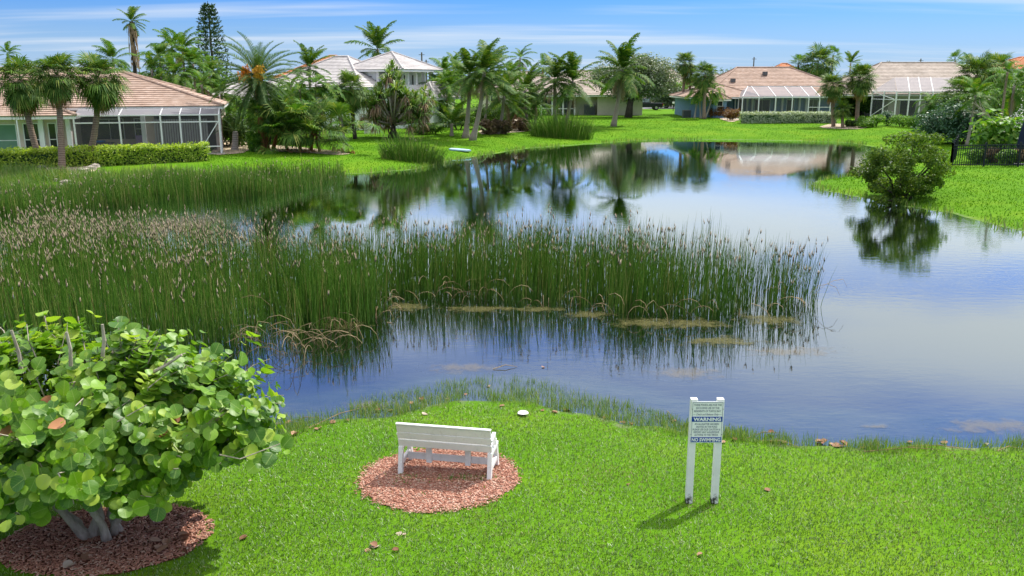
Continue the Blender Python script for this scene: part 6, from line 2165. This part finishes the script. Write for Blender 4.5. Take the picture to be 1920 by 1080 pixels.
for x0, x1, q0, q1 in ((-.95, -.05, -.5, -.08), (.02, .85, .02, .68)):
    pane_quad(cab, 'window', 'car_glass', [(x0, -.885, 1.25), (x1, -.885, 1.25), (q1, -.80, 1.78), (q0, -.80, 1.78)])
for x in (-1.85, 1.85):
    for y in (-.93, .93):
        w_ = MB().tube([(x, y - .12, .4), (x, y + .12, .4)], .4, 16).build('wheel', M['tyre'], tk)
        MB().tube([(x, y - .135, .4), (x, y + .135, .4)], .22, 12).build('rim', M['rim'], w_)
bpart(tk, 'tail_light', 'tail_lamp', (2.86, 2.93, -.94, -.7, .75, 1.08))
bpart(tk, 'bumper', 'rim', (2.88, 3.02, -.9, .9, .45, .62))
# mailbox-like post by the road
p_ = G(1262, 208)
pt = thing('yard_post', 'thin dark post with small white cap beside the road', 'post', p_)
bpart(pt, 'shaft', 'fence', (-.05, .05, -.05, .05, -.1, 1.1)); bpart(pt, 'cap', 'white_frame', (-.16, .16, -.12, .12, 1.1, 1.4), bevel=.03)
# utility poles on the skyline
for px, top, Y, lb in ((793, 98, 150, 'slim dark utility pole right of the two storey house'), (1408, 107, 190, 'bare utility pole behind the blue house roof'), (1717, 110, 190, 'utility pole with crossarm behind the caged house roof'), (801, 112, 170, 'short dark utility pole beside the slim one')):
    b0 = A(px, 200, Y); z0 = gz1(b0.x, Y)
    up = thing('utility_pole', lb, 'pole', (b0.x, Y, z0))
    H = A(px, top, Y).z - z0
    MB().tube([(0, 0, -.2), (0, 0, H)], [.17, .12], 8).build('shaft', M['pole_wood'], up)
    bpart(up, 'crossarm', 'pole_wood', (-.5, .5, -.18, -.121, H - .45, H - .36))
# pale blue board on the bank
p_ = G(863, 283)
o = MB(); o.prism([(-.9, -.25), (-.6, -.42), (.6, -.36), (.95, 0), (.6, .36), (-.6, .42), (-.9, .25)], 0, .14)
ob = o.build('paddle_board', M['pale_blue'], None, p_ + Vector((0, 0, .02)), bevel=.04); ob.rotation_euler = (0, .05, -.35)
tag(ob, 'pale blue board lying on the grass bank above the water', 'board')

# black metal fence on the right
fA, fB, fC = G(1782, 313), G(1960, 314), A(1795, 280, 64)
fn = thing('metal_fence', 'black metal picket fence around the right garden', 'fence', fA)
picket = MB().box(-.015, .015, -.015, .015, .04, 1.36).mesh('picket', M['fence'])


def fence_run(a, b2, gap=.125):
    d_ = Vector((b2.x - a.x, b2.y - a.y, 0)); L = d_.length; d_.normalize()
    n_ = int(L / gap)
    for i in range(n_ + 1):
        q = a + d_ * gap * i
        z = gz1(q.x, q.y) - fA.z
        if i % 15 == 0:
            MB().box(-.045, .045, -.045, .045, -.1, 1.5).build('post', M['fence'], fn, (q.x - fA.x, q.y - fA.y, z))
        else:
            o = link('picket', picket, fn, (q.x - fA.x, q.y - fA.y, z))
    for h in (.16, 1.16, 1.36):
        za, zb = gz1(a.x, a.y) - fA.z, gz1(b2.x, b2.y) - fA.z
        MB().beam((a.x - fA.x, a.y - fA.y, za + h), (b2.x - fA.x, b2.y - fA.y, zb + h), .04, .05).build('rail', M['fence'], fn)


fence_run(fA, fB)
fence_run(fA, fC)
p_ = A(1916, 262, 53.2); p_.z = gz1(p_.x, p_.y)
um = thing('patio_umbrella', 'closed navy patio umbrella behind the black fence', 'umbrella', p_)
MB().tube([(0, 0, -.1), (0, 0, 2.6)], .025, 8).build('pole', M['grey_box'], um)
MB().tube([(0, 0, 1.0), (0, 0, 1.25), (0, 0, 2.0), (0, 0, 2.65)], [.20, .24, .17, .04], 10, wob=.12).build('folded_canopy', M['navy'], um)
MB().tube([(0, 0, 0), (0, 0, .12)], .3, 12).build('base', M['grey_box'], um)
